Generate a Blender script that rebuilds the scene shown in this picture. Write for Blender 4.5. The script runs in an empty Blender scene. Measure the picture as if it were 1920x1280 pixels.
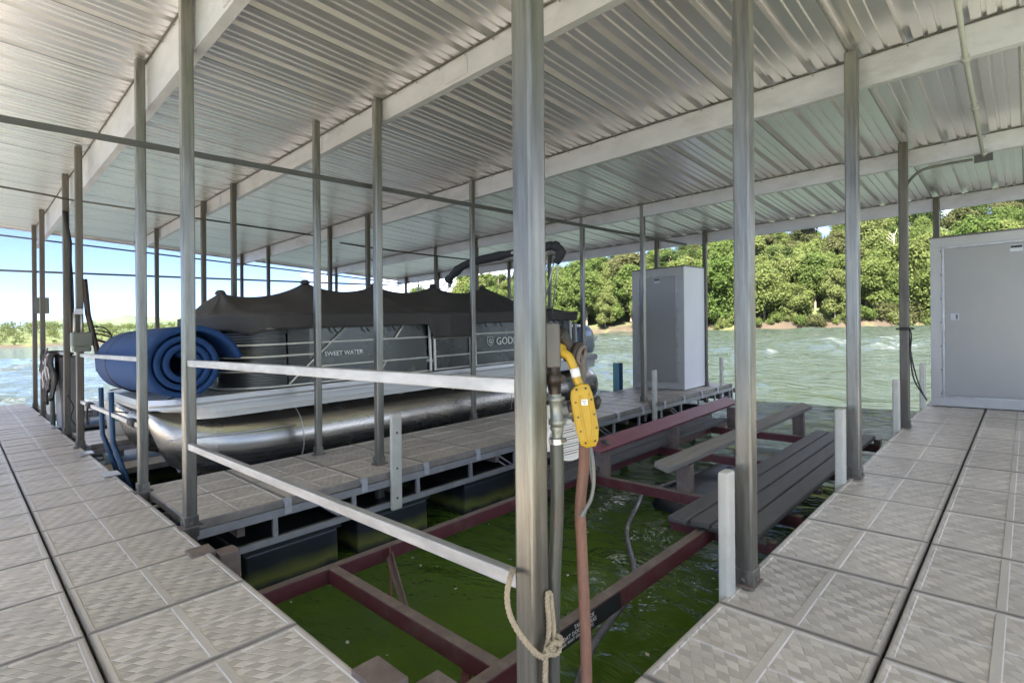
import bpy, bmesh, math, random
import numpy as np
from mathutils import Vector, Matrix
R = math.radians
random.seed(7)
rng = np.random.default_rng(11)
scene = bpy.context.scene
C = scene.collection

# ------------------------------------------------------------------ camera
CAM_H = 1.2
YAW = R(43.96); ROLL = R(2.07); F = 1006.0
cam_d = bpy.data.cameras.new('camera'); cam = bpy.data.objects.new('camera', cam_d); C.objects.link(cam)
cam_d.sensor_width = 36.0; cam_d.lens = F/1920*36.0
cam_d.shift_y = -30/1920
cam_d.clip_start = 0.05; cam_d.clip_end = 9000
fw = Vector((math.cos(YAW), math.sin(YAW), 0)); rt = Vector((math.sin(YAW), -math.cos(YAW), 0)); up = Vector((0, 0, 1))
cr, sr = math.cos(ROLL), math.sin(ROLL)
cx = rt*cr - up*sr; cy = rt*sr + up*cr
m = Matrix((cx, cy, -fw)).transposed().to_4x4(); m.translation = (0, 0, CAM_H)
cam.matrix_world = m
scene.camera = cam

# ------------------------------------------------------------------ sky and sun
SUN_EL = 52.0; SUN_AZ = 205.0      # azimuth of the sun measured from +X towards +Y
wd = bpy.data.worlds.new("World"); scene.world = wd; wd.use_nodes = True
nt = wd.node_tree; nt.nodes.clear()
wo = nt.nodes.new('ShaderNodeOutputWorld'); bg = nt.nodes.new('ShaderNodeBackground')
sky = nt.nodes.new('ShaderNodeTexSky'); sky.sky_type = 'NISHITA'; sky.sun_disc = False
sky.sun_elevation = R(SUN_EL); sky.sun_rotation = R(90.0-SUN_AZ)
sky.air_density = 0.30; sky.dust_density = 0.0; sky.ozone_density = 1.0; sky.altitude = 200
tc = nt.nodes.new('ShaderNodeTexCoord'); mp = nt.nodes.new('ShaderNodeMapping'); mp.inputs['Scale'].default_value = (1.2, 1.2, 3.2); mp.inputs['Location'].default_value = (7.0, 2.0, 0.0)
ns = nt.nodes.new('ShaderNodeTexNoise'); ns.inputs['Scale'].default_value = 2.2; ns.inputs['Detail'].default_value = 7; ns.inputs['Roughness'].default_value = .6
cr1 = nt.nodes.new('ShaderNodeValToRGB'); cr1.color_ramp.elements[0].position = .50; cr1.color_ramp.elements[1].position = .66
cr1.color_ramp.elements[1].color = (.75, .75, .75, 1)
mx = nt.nodes.new('ShaderNodeMixRGB'); mx.inputs['Color2'].default_value = (16, 15.8, 15.8, 1)
nt.links.new(tc.outputs['Generated'], mp.inputs['Vector']); nt.links.new(mp.outputs[0], ns.inputs['Vector'])
nt.links.new(ns.outputs['Fac'], cr1.inputs[0]); nt.links.new(cr1.outputs[0], mx.inputs['Fac'])
nt.links.new(sky.outputs[0], mx.inputs['Color1']); nt.links.new(mx.outputs[0], bg.inputs['Color'])
bg.inputs['Strength'].default_value = 0.05
nt.links.new(bg.outputs[0], wo.inputs['Surface'])
sd = bpy.data.lights.new('sun', 'SUN'); sd.energy = 5.0; sd.angle = R(0.5); sd.color = (1, .92, .80)
so = bpy.data.objects.new('sun', sd); C.objects.link(so)
sv = Vector((math.cos(R(SUN_AZ))*math.cos(R(SUN_EL)), math.sin(R(SUN_AZ))*math.cos(R(SUN_EL)), math.sin(R(SUN_EL))))
so.rotation_euler = sv.to_track_quat('Z', 'Y').to_euler(); so.location = sv*60
vs = scene.view_settings
vs.view_transform = 'Standard'; vs.look = 'None'; vs.gamma = 1; vs.use_curve_mapping = False
vs.exposure = 3.12
scene.cycles.max_bounces = 10; scene.cycles.diffuse_bounces = 6; scene.cycles.glossy_bounces = 5

# ------------------------------------------------------------------ helpers
LX, LY = 0.0194, -0.0201          # the old steel frame has racked about a degree and a half out of plumb
def at(px, py, d):                # a point of the place, d metres in front of the lens plane
    x = (px-960)/F; y = -(py-610)/F
    r = x*cr + y*sr; u = -x*sr + y*cr
    return Vector((0, 0, CAM_H)) + (fw + rt*r + up*u)*d
def V(*a): return Vector(a)

def new_mat(name):
    mt = bpy.data.materials.new(name); mt.use_nodes = True
    return mt, mt.node_tree, mt.node_tree.nodes['Principled BSDF']
def N(t, kind, **k):
    n = t.nodes.new(kind)
    for a, b in k.items():
        if a in n.inputs: n.inputs[a].default_value = b
        else: setattr(n, a, b)
    return n
def simple(name, col, rough=.5, metal=0, var=.12, scale=8, bump=0.0, bscale=60, stretch=(1, 1, 1), dirt=None, dirt_amt=.5, rvar=.1, spec=.5):
    mt, t, b = new_mat(name)
    tcn = N(t, 'ShaderNodeTexCoord'); mpn = N(t, 'ShaderNodeMapping'); mpn.inputs['Scale'].default_value = stretch
    t.links.new(tcn.outputs['Object'], mpn.inputs['Vector'])
    oi = N(t, 'ShaderNodeObjectInfo'); va = N(t, 'ShaderNodeVectorMath', operation='ADD')
    ml = N(t, 'ShaderNodeMath', operation='MULTIPLY'); ml.inputs[1].default_value = 37.0
    t.links.new(oi.outputs['Random'], ml.inputs[0]); t.links.new(mpn.outputs[0], va.inputs[0]); t.links.new(ml.outputs[0], va.inputs[1])
    n1 = N(t, 'ShaderNodeTexNoise', Scale=scale, Detail=6, Roughness=.65)
    t.links.new(va.outputs[0], n1.inputs['Vector'])
    rp = N(t, 'ShaderNodeMapRange'); rp.inputs['From Min'].default_value = .25; rp.inputs['From Max'].default_value = .75
    rp.inputs['To Min'].default_value = 1-var; rp.inputs['To Max'].default_value = 1+var
    t.links.new(n1.outputs['Fac'], rp.inputs['Value'])
    mu = N(t, 'ShaderNodeVectorMath', operation='SCALE'); mu.inputs[0].default_value = col[:3]
    t.links.new(rp.outputs[0], mu.inputs['Scale'])
    out = mu.outputs[0]
    if dirt:
        n2 = N(t, 'ShaderNodeTexNoise', Scale=scale*.55, Detail=8, Roughness=.75)
        t.links.new(va.outputs[0], n2.inputs['Vector'])
        r2 = N(t, 'ShaderNodeMapRange'); r2.inputs['From Min'].default_value = .5; r2.inputs['From Max'].default_value = .72
        r2.inputs['To Max'].default_value = dirt_amt
        t.links.new(n2.outputs['Fac'], r2.inputs['Value'])
        mm = N(t, 'ShaderNodeMixRGB'); mm.inputs['Color2'].default_value = (*dirt[:3], 1)
        t.links.new(r2.outputs[0], mm.inputs['Fac']); t.links.new(out, mm.inputs['Color1']); out = mm.outputs[0]
    t.links.new(out, b.inputs['Base Color'])
    b.inputs['Metallic'].default_value = metal; b.inputs['Specular IOR Level'].default_value = spec
    r3 = N(t, 'ShaderNodeMapRange'); r3.inputs['To Min'].default_value = max(.02, rough-rvar); r3.inputs['To Max'].default_value = min(1, rough+rvar)
    t.links.new(n1.outputs['Fac'], r3.inputs['Value']); t.links.new(r3.outputs[0], b.inputs['Roughness'])
    if bump:
        n3 = N(t, 'ShaderNodeTexNoise', Scale=bscale, Detail=4, Roughness=.6); t.links.new(va.outputs[0], n3.inputs['Vector'])
        bp = N(t, 'ShaderNodeBump', Strength=bump, Distance=.004); t.links.new(n3.outputs['Fac'], bp.inputs['Height'])
        t.links.new(bp.outputs[0], b.inputs['Normal'])
    return mt

M = {}
M['steel'] = simple('galvanised post steel', (.21, .203, .18), .33, .8, .38, 5, .12, 40, (7, 7, .45), (.10, .085, .06), .75)
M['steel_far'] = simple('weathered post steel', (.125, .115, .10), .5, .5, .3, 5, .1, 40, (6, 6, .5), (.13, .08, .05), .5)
M['beam'] = simple('galvanised beam', (.56, .56, .61), .46, .45, .12, 6, .08, 30, (1, .4, 1), (.30, .28, .26), .5)
M['roof'] = simple('galvalume roof sheet', (.81, .79, .81), .31, .87, .06, 1.1, 0, 3, (.3, 1, 1), None, 0, .05)
M['rail'] = simple('galvanised rail', (.42, .42, .42), .42, .45, .38, 14, .15, 80, (1, .25, 1), (.22, .22, .22), .5)
M['frame'] = simple('galvanised dock frame', (.30, .30, .31), .5, .4, .2, 7, .15, 40, (1, 1, 1), (.2, .17, .14), .5)
M['zinc'] = simple('bright zinc plate', (.46, .46, .48), .4, .4, .15, 12)
M['float'] = simple('black float plastic', (.022, .025, .028), .38, 0, .3, 5, .2, 12)
M['maroon'] = simple('maroon lift paint', (.105, .028, .035), .42, 0, .25, 8, .2, 40, (1, 1, 1), (.17, .12, .11), .55)
M['maroon_b'] = simple('faded maroon board', (.20, .062, .078), .5, 0, .15, 5, .3, 60, (1, 3, 1), (.30, .13, .14), .35)
M['rust'] = simple('dusty rusty steel', (.15, .115, .10), .75, 0, .25, 14, .4, 60, (1, 1, 1), (.30, .25, .22), .5)
M['wood'] = simple('weathered bunk timber', (.20, .18, .155), .8, 0, .3, 5, .6, 30, (.4, 8, 8), (.10, .08, .07), .5)
M['plank'] = simple('charcoal composite plank', (.082, .078, .078), .62, 0, .3, 7, .9, 120, (.6, 3, 3), (.11, .11, .11), .35)
M['cab'] = simple('grey cabinet door', (.30, .295, .285), .42, .25, .06, 1.5, .03, 20, (1, 1, 1), (.26, .26, .27), .25)
M['cab_frame'] = simple('light cabinet frame', (.42, .415, .41), .42, .2, .08, 2, .03, 20, (1, 1, 1), (.30, .28, .26), .4)
M['cab_white'] = simple('white cabinet side', (.74, .73, .75), .45, 0, .05, 2)
M['cabtrim'] = simple('dull door trim', (.42, .41, .40), .35, .6, .25, 9, .1, 40, (1, 1, 1), (.22, .2, .18), .6)
M['alu'] = simple('bright aluminium trim', (.72, .72, .70), .3, .8, .12, 20)
M['bumper'] = simple('aged white vinyl bumper', (.50, .485, .43), .45, 0, .1, 8, .05, 40, (1, 1, 1), (.42, .38, .28), .4)
M['black'] = simple('black rubber', (.018, .018, .018), .6, 0, .2, 10)
M['dark_metal'] = simple('dark oily steel', (.045, .035, .028), .4, .4, .4, 40, .5, 80, (1, 1, 1), (.16, .07, .03), .6)
M['cast'] = simple('grey galvanised fitting', (.30, .31, .28), .42, .6, .2, 40, .3, 120)
M['hose'] = simple('olive grey hose', (.085, .088, .072), .38, 0, .2, 25, .1, 60, (1, 1, .3), (.15, .11, .08), .6)
M['hose_b'] = simple('brown rubber hose', (.175, .085, .055), .6, 0, .18, 40, .5, 160, (1, 1, .6), (.22, .14, .10), .5)
M['cable'] = simple('grey cable', (.13, .13, .12), .3, 0, .1, 20)
M['yellow'] = simple('yellow pendant plastic', (.44, .27, .012), .38, 0, .08, 20, .1, 80, (1, 1, 1), (.40, .25, .03), .3)
M['rope'] = simple('manila rope', (.42, .345, .235), .85, 0, .2, 60, .9, 400)
M['white'] = simple('white plastic', (.7, .7, .68), .4, 0, .06, 10)
M['bucket'] = simple('off white bucket', (.56, .53, .46), .4, 0, .08, 6, 0, 10, (1, 1, 1), (.4, .37, .3), .4)
M['greenlbl'] = simple('green label', (.03, .22, .12), .5)
M['bluefoam'] = simple('blue foam mat', (.004, .040, .14), .8, 0, .12, 4, .25, 60)
M['bluepost'] = simple('blue painted post', (.012, .05, .115), .5, 0, .1, 5)
M['bluepost2'] = simple('light blue post edge', (.16, .35, .42), .5, 0, .1, 5)
M['boxgrey'] = simple('grey green pedestal', (.12, .135, .115), .5, 0, .1, 6)
M['pedestal'] = simple('grey pedestal', (.20, .20, .21), .5, .2, .08, 4)
M['vest'] = simple('grey life vest fabric', (.11, .095, .10), .85, 0, .5, 18, .6, 60)
M['vest_w'] = simple('pale vest strap', (.5, .5, .52), .7, 0, .3, 20)
M['tube'] = simple('pontoon aluminium', (.46, .425, .38), .27, .93, .22, 2.2, .10, 4, (.35, 1, 1), (.17, .15, .125), .8)
M['trim'] = simple('silver boat trim', (.50, .50, .49), .34, .5, .08, 4, .05, 10, (.3, 1, 1))
M['hullwhite'] = simple('white deck skirt', (.55, .55, .52), .4, .1, .05, 3)
M['panel'] = simple('dark grey fence panel', (.075, .079, .074), .26, .55, .12, 2.5)
M['panelrib'] = simple('gloss black ribbed panel', (.10, .103, .10), .36, .8, .1, 4)
M['canvas'] = simple('charcoal canvas', (.055, .051, .047), .8, 0, .22, 1.4, .35, 500)
M['canvas2'] = simple('dark bimini canvas', (.042, .044, .05), .75, 0, .12, 8, .4, 300)
M['cowl'] = simple('blue grey cowl', (.13, .165, .235), .22, .4, .05, 3)
M['cowl2'] = simple('silver cowl top', (.55, .58, .62), .25, .3, .05, 3)
M['letter'] = simple('chrome lettering', (.70, .69, .63), .35, .3, .05, 10)
M['lwhite'] = simple('white lettering', (.55, .53, .50), .6)
M['lblack'] = simple('black label print', (.02, .02, .022), .5)
M['conduit'] = simple('dark conduit', (.10, .10, .095), .5, .5, .15, 10)
M['pvc'] = simple('pale pvc pipe', (.36, .36, .355), .5, 0, .1, 10)
M['teal'] = simple('tarp blue', (.01, .03, .09), .5, 0, .1, 10)
M['bulb'] = simple('frosted bulb', (.6, .6, .55), .3)

class G:
    def __init__(s): s.v = []; s.f = []; s.sm = []
    def add(s, vs_, fs_, smooth=False):
        o = len(s.v); s.v += [Vector(p) for p in vs_]
        for f in fs_: s.f.append(tuple(i+o for i in f)); s.sm.append(smooth)
        return s
    def box(s, a, b):
        x0, x1 = sorted((a[0], b[0])); y0, y1 = sorted((a[1], b[1])); z0, z1 = sorted((a[2], b[2]))
        return s.add([(x0,y0,z0),(x1,y0,z0),(x1,y1,z0),(x0,y1,z0),(x0,y0,z1),(x1,y0,z1),(x1,y1,z1),(x0,y1,z1)],
              [(0,3,2,1),(4,5,6,7),(0,1,5,4),(1,2,6,5),(2,3,7,6),(3,0,4,7)])
    def obox(s, c, ax, ay, az, hx, hy, hz):
        c = Vector(c); P = []
        for k in (-1, 1):
            for i, j in ((-1,-1),(1,-1),(1,1),(-1,1)): P.append(c + ax*hx*i + ay*hy*j + az*hz*k)
        return s.add(P, [(0,3,2,1),(4,5,6,7),(0,1,5,4),(1,2,6,5),(2,3,7,6),(3,0,4,7)])
    def bar(s, p, q, w, h, upv=(0, 0, 1)):        # rectangular bar from p to q
        p = Vector(p); q = Vector(q); d = (q-p).normalized(); u_ = Vector(upv)
        if abs(d.dot(u_)) > .95: u_ = Vector((1, 0, 0))
        sd_ = d.cross(u_).normalized(); u2 = sd_.cross(d).normalized()
        return s.obox((p+q)/2, d, sd_, u2, (q-p).length/2, w/2, h/2)
    def tube(s, pts, r, seg=10, cap=True, closed=False):
        pts = [Vector(p) for p in pts]; n = len(pts); P = []; rr = r if hasattr(r, '__len__') else [r]*n
        prev = None
        for i, p in enumerate(pts):
            a = pts[(i-1) % n] if (i > 0 or closed) else p; b = pts[(i+1) % n] if (i < n-1 or closed) else p
            d = (b-a).normalized()
            if prev is None:
                u_ = d.orthogonal().normalized()
                if abs(d.z) < .9: u_ = (V(0,0,1) - d*d.z).normalized()
            else: u_ = (prev - d*prev.dot(d)).normalized()
            prev = u_; w = d.cross(u_)
            for k in range(seg):
                t_ = 2*math.pi*k/seg; P.append(p + (u_*math.cos(t_) + w*math.sin(t_))*rr[i])
        fs_ = []
        for i in range(n if closed else n-1):
            for k in range(seg):
                j = (i+1) % n
                fs_.append((i*seg+k, i*seg+(k+1) % seg, j*seg+(k+1) % seg, j*seg+k))
        s.add(P, fs_, True)
        if cap and not closed:
            o = len(s.v)-len(P)
            s.f.append(tuple(o+k for k in range(seg))[::-1]); s.sm.append(False)
            s.f.append(tuple(o+(n-1)*seg+k for k in range(seg))); s.sm.append(False)
        return s
    def grid(s, rows, smooth=True, close_u=False, close_v=False):
        nr = len(rows); nc = len(rows[0]); P = [p for r_ in rows for p in r_]; fs_ = []
        for i in range(nr if close_u else nr-1):
            for j in range(nc if close_v else nc-1):
                i2 = (i+1) % nr; j2 = (j+1) % nc
                fs_.append((i*nc+j, i*nc+j2, i2*nc+j2, i2*nc+j))
        return s.add(P, fs_, smooth)
    def prism(s, poly, off):                      # planar polygon pushed along off
        off = Vector(off); n = len(poly); P = [Vector(p) for p in poly]; P2 = [p+off for p in P]
        return s.add(P+P2, [tuple(range(n))[::-1], tuple(range(n, 2*n))] + [(i, (i+1) % n, n+(i+1) % n, n+i) for i in range(n)])
    def lathe(s, c, axis, prof, seg=20):          # prof: (distance along axis, radius)
        c = Vector(c); ax = Vector(axis).normalized(); u_ = ax.orthogonal().normalized(); w = ax.cross(u_)
        rows = []
        for a, r in prof:
            rows.append([c + ax*a + (u_*math.cos(2*math.pi*k/seg) + w*math.sin(2*math.pi*k/seg))*r for k in range(seg)])
        return s.grid(rows, True, False, True)
    def build(s, name, mat, parent=None, origin=None, lean=False, bevel=0, label=None, cat=None, group=None, kind=None, shadow=True):
        org = Vector(parent['_o']) if (parent is not None and origin is None) else Vector(origin or (0, 0, 0))
        vv = []
        for p in s.v:
            if lean: p = Vector((p.x + LX*p.z, p.y + LY*p.z, p.z))
            vv.append(p - org)
        me = bpy.data.meshes.new(name); me.from_pydata(vv, [], s.f); me.update()
        me.polygons.foreach_set('use_smooth', s.sm)
        bmm = bmesh.new(); bmm.from_mesh(me); bmesh.ops.recalc_face_normals(bmm, faces=bmm.faces); bmm.to_mesh(me); bmm.free()
        if mat: me.materials.append(mat)
        o = bpy.data.objects.new(name, me); C.objects.link(o)
        if parent is not None: o.parent = parent
        else: o.location = org
        if bevel:
            bv = o.modifiers.new('bevel', 'BEVEL'); bv.width = bevel; bv.segments = 2; bv.limit_method = 'ANGLE'; bv.angle_limit = R(50)
        o['_o'] = tuple(org)
        tag(o, label, cat, group, kind)
        return o
def tag(o, label=None, cat=None, group=None, kind=None):
    if label: o['label'] = label
    if cat: o['category'] = cat
    if group: o['group'] = group
    if kind: o['kind'] = kind
def thing(name, loc, label, cat, group=None, kind=None):
    o = bpy.data.objects.new(name, None); C.objects.link(o); o.location = loc; o['_o'] = tuple(loc); o.empty_display_size = .1
    tag(o, label, cat, group, kind); return o
def copy_part(src, parent, loc=None, rz=None):
    c = src.copy(); C.objects.link(c); c.parent = parent
    if loc is not None: c.location = loc
    if rz is not None: c.rotation_euler = (0, 0, rz)
    return c
def spline(pts, n=8):
    pts = [Vector(p) for p in pts]; out = []
    P = [pts[0]*2-pts[1]] + pts + [pts[-1]*2-pts[-2]]
    for i in range(1, len(P)-2):
        for k in range(n):
            t = k/n; a, b, c, d = P[i-1], P[i], P[i+1], P[i+2]
            out.append(.5*((2*b) + (c-a)*t + (2*a-5*b+4*c-d)*t*t + (3*b-a-3*c+d)*t**3))
    out.append(pts[-1]); return out
def text_part(body, size, xdir, ydir, pos, mat, name, parent, ext=.0015, align='LEFT', spacing=1.0, shear=0, bold=0):
    cu = bpy.data.curves.new('text', 'FONT'); cu.body = body; cu.size = size; cu.extrude = ext; cu.align_x = align; cu.space_character = spacing
    cu.shear = shear; cu.offset = bold; cu.resolution_u = 3
    to = bpy.data.objects.new('text_tmp', cu); C.objects.link(to)
    dg = bpy.context.evaluated_depsgraph_get(); me = bpy.data.meshes.new_from_object(to.evaluated_get(dg))
    bpy.data.objects.remove(to)
    x = Vector(xdir).normalized(); y = Vector(ydir).normalized(); z = x.cross(y)
    mm = Matrix((x, y, z)).transposed().to_4x4(); mm.translation = Vector(pos) - Vector(parent['_o'])
    me.transform(mm); me.materials.clear(); me.materials.append(mat)
    o = bpy.data.objects.new(name, me); C.objects.link(o); o.parent = parent; o['_o'] = parent['_o']
    return o

# ------------------------------------------------------------------ water, terrain
WZ = -0.62
def water_mat():
    mt, t, b = new_mat('lake water')
    geo = N(t, 'ShaderNodeNewGeometry')
    b.inputs['IOR'].default_value = 1.33
    n0 = N(t, 'ShaderNodeTexNoise', Scale=.35, Detail=4); t.links.new(geo.outputs['Position'], n0.inputs['Vector'])
    mx_ = N(t, 'ShaderNodeMixRGB'); mx_.inputs['Color1'].default_value = (.052, .105, .010, 1); mx_.inputs['Color2'].default_value = (.080, .135, .020, 1)
    t.links.new(n0.outputs['Fac'], mx_.inputs['Fac']); 
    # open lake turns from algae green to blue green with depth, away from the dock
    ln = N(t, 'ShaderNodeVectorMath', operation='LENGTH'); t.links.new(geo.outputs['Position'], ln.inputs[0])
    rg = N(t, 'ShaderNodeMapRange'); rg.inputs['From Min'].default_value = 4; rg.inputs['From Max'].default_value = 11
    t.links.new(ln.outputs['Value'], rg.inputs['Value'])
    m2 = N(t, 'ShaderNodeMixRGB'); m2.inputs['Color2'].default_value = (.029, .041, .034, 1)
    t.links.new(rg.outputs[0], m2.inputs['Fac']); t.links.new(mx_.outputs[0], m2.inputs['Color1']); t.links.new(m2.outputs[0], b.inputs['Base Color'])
    rr_ = N(t, 'ShaderNodeMapRange'); rr_.inputs['From Min'].default_value = 5; rr_.inputs['From Max'].default_value = 30; rr_.inputs['To Min'].default_value = .04; rr_.inputs['To Max'].default_value = .055
    t.links.new(ln.outputs['Value'], rr_.inputs['Value']); t.links.new(rr_.outputs[0], b.inputs['Roughness'])
    # ripples: calm under the roof, wind waves outside
    mp_ = N(t, 'ShaderNodeMapping'); mp_.inputs['Scale'].default_value = (1.0, .55, 1); mp_.inputs['Rotation'].default_value = (0, 0, R(20))
    t.links.new(geo.outputs['Position'], mp_.inputs['Vector'])
    w1 = N(t, 'ShaderNodeTexNoise', Scale=2.6, Detail=5, Roughness=.55, Distortion=.4); t.links.new(mp_.outputs[0], w1.inputs['Vector'])
    w2 = N(t, 'ShaderNodeTexNoise', Scale=.45, Detail=2, Roughness=.5); t.links.new(mp_.outputs[0], w2.inputs['Vector'])
    ad = N(t, 'ShaderNodeMath', operation='MULTIPLY_ADD'); ad.inputs[1].default_value = 1.6
    t.links.new(w2.outputs['Fac'], ad.inputs[0]); t.links.new(w1.outputs['Fac'], ad.inputs[2])
    sx_ = N(t, 'ShaderNodeSeparateXYZ'); t.links.new(geo.outputs['Position'], sx_.inputs[0])
    ra = N(t, 'ShaderNodeMapRange'); ra.inputs['From Min'].default_value = 4; ra.inputs['From Max'].default_value = 13
    ra.inputs['To Min'].default_value = .075; ra.inputs['To Max'].default_value = .30
    t.links.new(ln.outputs['Value'], ra.inputs['Value'])
    bp = N(t, 'ShaderNodeBump', Strength=1.0); t.links.new(ra.outputs[0], bp.inputs['Distance']); t.links.new(ad.outputs[0], bp.inputs['Height'])
    t.links.new(bp.outputs[0], b.inputs['Normal'])
    return mt
M['water'] = water_mat()
def axis(parts):
    out_ = [parts[0][0]]
    for a_, b_, st_ in parts:
        n_ = max(1, int(round((b_-a_)/st_))); out_ += [a_+(b_-a_)*k/n_ for k in range(1, n_+1)]
    return np.array(out_)
wx = axis([(-3150, -400, 900), (-400, -60, 80), (-60, -3, 9), (-3, 10, .22), (10, 48, .27), (48, 90, .6), (90, 400, 80), (400, 3150, 900)])
wy = axis([(-3150, -400, 900), (-400, -40, 60), (-40, -14, 3), (-14, 20, .27), (20, 60, .45), (60, 130, 2), (130, 420, 40), (420, 3150, 900)])
GX, GY = np.meshgrid(wx, wy, indexing='ij')
def sm(v, a_, b_): t_ = np.clip((v-a_)/(b_-a_), 0, 1); return t_*t_*(3-2*t_)
amp = .24 + .76*sm(np.maximum(GX-8.5, np.maximum(-1.5-GY, GY-13.5)), 0, 7)
amp *= sm(GX, -8, -2)*(1-sm(GX, 78, 90))*sm(GY, -16, -12)*(1-sm(GY, 62, 100))
amp *= .80 + .55*np.sin(GX*.16+GY*.07+1.3)*np.sin(GX*.06-GY*.13)
HZ = np.zeros_like(GX); wr = np.random.default_rng(3)
for k_ in range(46):
    lam = .75*(1.075**k_)*.9; lam = min(lam, 6.5)*wr.uniform(.85, 1.15); th = R(25)+wr.normal()*.75
    HZ += lam*.0105*wr.uniform(.5, 1.2)/(1+.22*lam)*np.sin(2*np.pi/lam*(GX*np.cos(th)+GY*np.sin(th)) + wr.uniform(0, 6.28) + .8*np.sin(GX*.21+GY*.17+k_))
HZ *= amp*1.05
P_ = np.stack([GX, GY, WZ+HZ], -1).reshape(-1, 3); nx_, ny_ = GX.shape
I_ = np.arange(nx_*ny_).reshape(nx_, ny_); Q_ = np.stack([I_[:-1, :-1], I_[1:, :-1], I_[1:, 1:], I_[:-1, 1:]], -1).reshape(-1)
me = bpy.data.meshes.new('water'); me.vertices.add(len(P_)); me.vertices.foreach_set('co', P_.ravel().astype(np.float32))
nq = len(Q_)//4; me.loops.add(nq*4); me.loops.foreach_set('vertex_index', Q_.astype(np.int32)); me.polygons.add(nq)
me.polygons.foreach_set('loop_start', np.arange(0, nq*4, 4, dtype=np.int32)); me.polygons.foreach_set('loop_total', np.full(nq, 4, dtype=np.int32))
me.update(); me.polygons.foreach_set('use_smooth', np.ones(nq, dtype=bool)); me.materials.append(M['water'])
o = bpy.data.objects.new('water', me); C.objects.link(o); tag(o, 'green lake water rippling under and beyond the dock', None, None, 'structure')

M['bank'] = simple('earth bank', (.040, .029, .019), .9, 0, .35, .25, .5, 2, (1, 1, 1), (.09, .12, .03), .9)
def shore_x(y):
    return 84.6 - .20*(y-5) + 1.1*math.sin(y*.19) + .6*math.sin(y*.53+1)- max(0, y-118)**2*.004
def slope(y):
    return .27 + .045*math.exp(-((y+8)/22)**2) - .10*min(1, max(0, (y-35)/80))
def hill_z(t, y):
    if t < 0: return WZ - .8
    b = 1.3*(1-math.exp(-t/1.8))
    return WZ + b + slope(y)*max(0, t-2)*(1-.0022*max(0, t-30)) + 1.1*math.sin(t*.11+y*.07)*min(1, t/15)
g = G(); rows = []
for iy in range(61):
    y = -70 + iy*4.2; rows.append([V(shore_x(y)+t, y, hill_z(t, y)) for t in (-3, 0, .6, 1.5, 3, 6, 10, 16, 24, 34, 46, 60, 76, 92, 105)])
g.grid(rows)
bt_ = M['bank'].node_tree; bb = bt_.nodes['Principled BSDF']; gg_ = N(bt_, 'ShaderNodeNewGeometry'); sz = N(bt_, 'ShaderNodeSeparateXYZ'); bt_.links.new(gg_.outputs['Position'], sz.inputs[0])
nn_ = N(bt_, 'ShaderNodeTexNoise', Scale=.5, Detail=5); bt_.links.new(gg_.outputs['Position'], nn_.inputs['Vector'])
ma_ = N(bt_, 'ShaderNodeMath', operation='MULTIPLY_ADD'); ma_.inputs[1].default_value = 2.2; bt_.links.new(nn_.outputs['Fac'], ma_.inputs[0]); bt_.links.new(sz.outputs['Z'], ma_.inputs[2])
mr_ = N(bt_, 'ShaderNodeMapRange'); mr_.inputs['From Min'].default_value = 1.3; mr_.inputs['From Max'].default_value = 2.3; bt_.links.new(ma_.outputs[0], mr_.inputs['Value'])
mq_ = N(bt_, 'ShaderNodeMixRGB'); mq_.inputs['Color2'].default_value = (.060, .080, .026, 1); bt_.links.new(mr_.outputs[0], mq_.inputs['Fac']); bt_.links.new(bb.inputs['Base Color'].links[0].from_socket, mq_.inputs['Color1']); bt_.links.new(mq_.outputs[0], bb.inputs['Base Color'])
g.build('hillside_ground', M['bank'], kind='structure', label='brown earth bank and slope under the near wooded hill')

# ------------------------------------------------------------------ foliage
def leaf_mat(name, c1, c2):
    mt, t, b = new_mat(name)
    oi = N(t, 'ShaderNodeObjectInfo'); geo = N(t, 'ShaderNodeNewGeometry')
    nz = N(t, 'ShaderNodeTexNoise', Scale=.9, Detail=3); t.links.new(geo.outputs['Position'], nz.inputs['Vector'])
    ad = N(t, 'ShaderNodeMath', operation='MULTIPLY_ADD'); ad.inputs[1].default_value = .9; 
    t.links.new(oi.outputs['Random'], ad.inputs[0]); 
    s1 = N(t, 'ShaderNodeMath', operation='SUBTRACT'); s1.inputs[1].default_value = .45; t.links.new(nz.outputs['Fac'], s1.inputs[0]); t.links.new(s1.outputs[0], ad.inputs[2])
    mx_ = N(t, 'ShaderNodeMixRGB'); mx_.inputs['Color1'].default_value = (*c1, 1); mx_.inputs['Color2'].default_value = (*c2, 1)
    t.links.new(ad.outputs[0], mx_.inputs['Fac']); t.links.new(mx_.outputs[0], b.inputs['Base Color'])
    b.inputs['Roughness'].default_value = .6; b.inputs['Specular IOR Level'].default_value = .08
    tr = N(t, 'ShaderNodeBsdfTranslucent'); t.links.new(mx_.outputs[0], tr.inputs['Color'])
    ms = N(t, 'ShaderNodeMixShader'); ms.inputs[0].default_value = .58
    o = t.nodes['Material Output']; t.links.new(b.outputs[0], ms.inputs[1]); t.links.new(tr.outputs[0], ms.inputs[2]); t.links.new(ms.outputs[0], o.inputs['Surface'])
    return mt
LM = [leaf_mat('bright green leaves', (.076, .122, .032), (.118, .156, .050)),
      leaf_mat('yellow green leaves', (.105, .145, .042), (.150, .178, .066)),
      leaf_mat('mid green leaves', (.048, .080, .026), (.078, .108, .036)),
      leaf_mat('dull olive leaves', (.078, .090, .038), (.110, .116, .052))]
M['bark'] = simple('grey bark', (.16, .135, .105), .9, 0, .3, 3, .5, 20)
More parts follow.
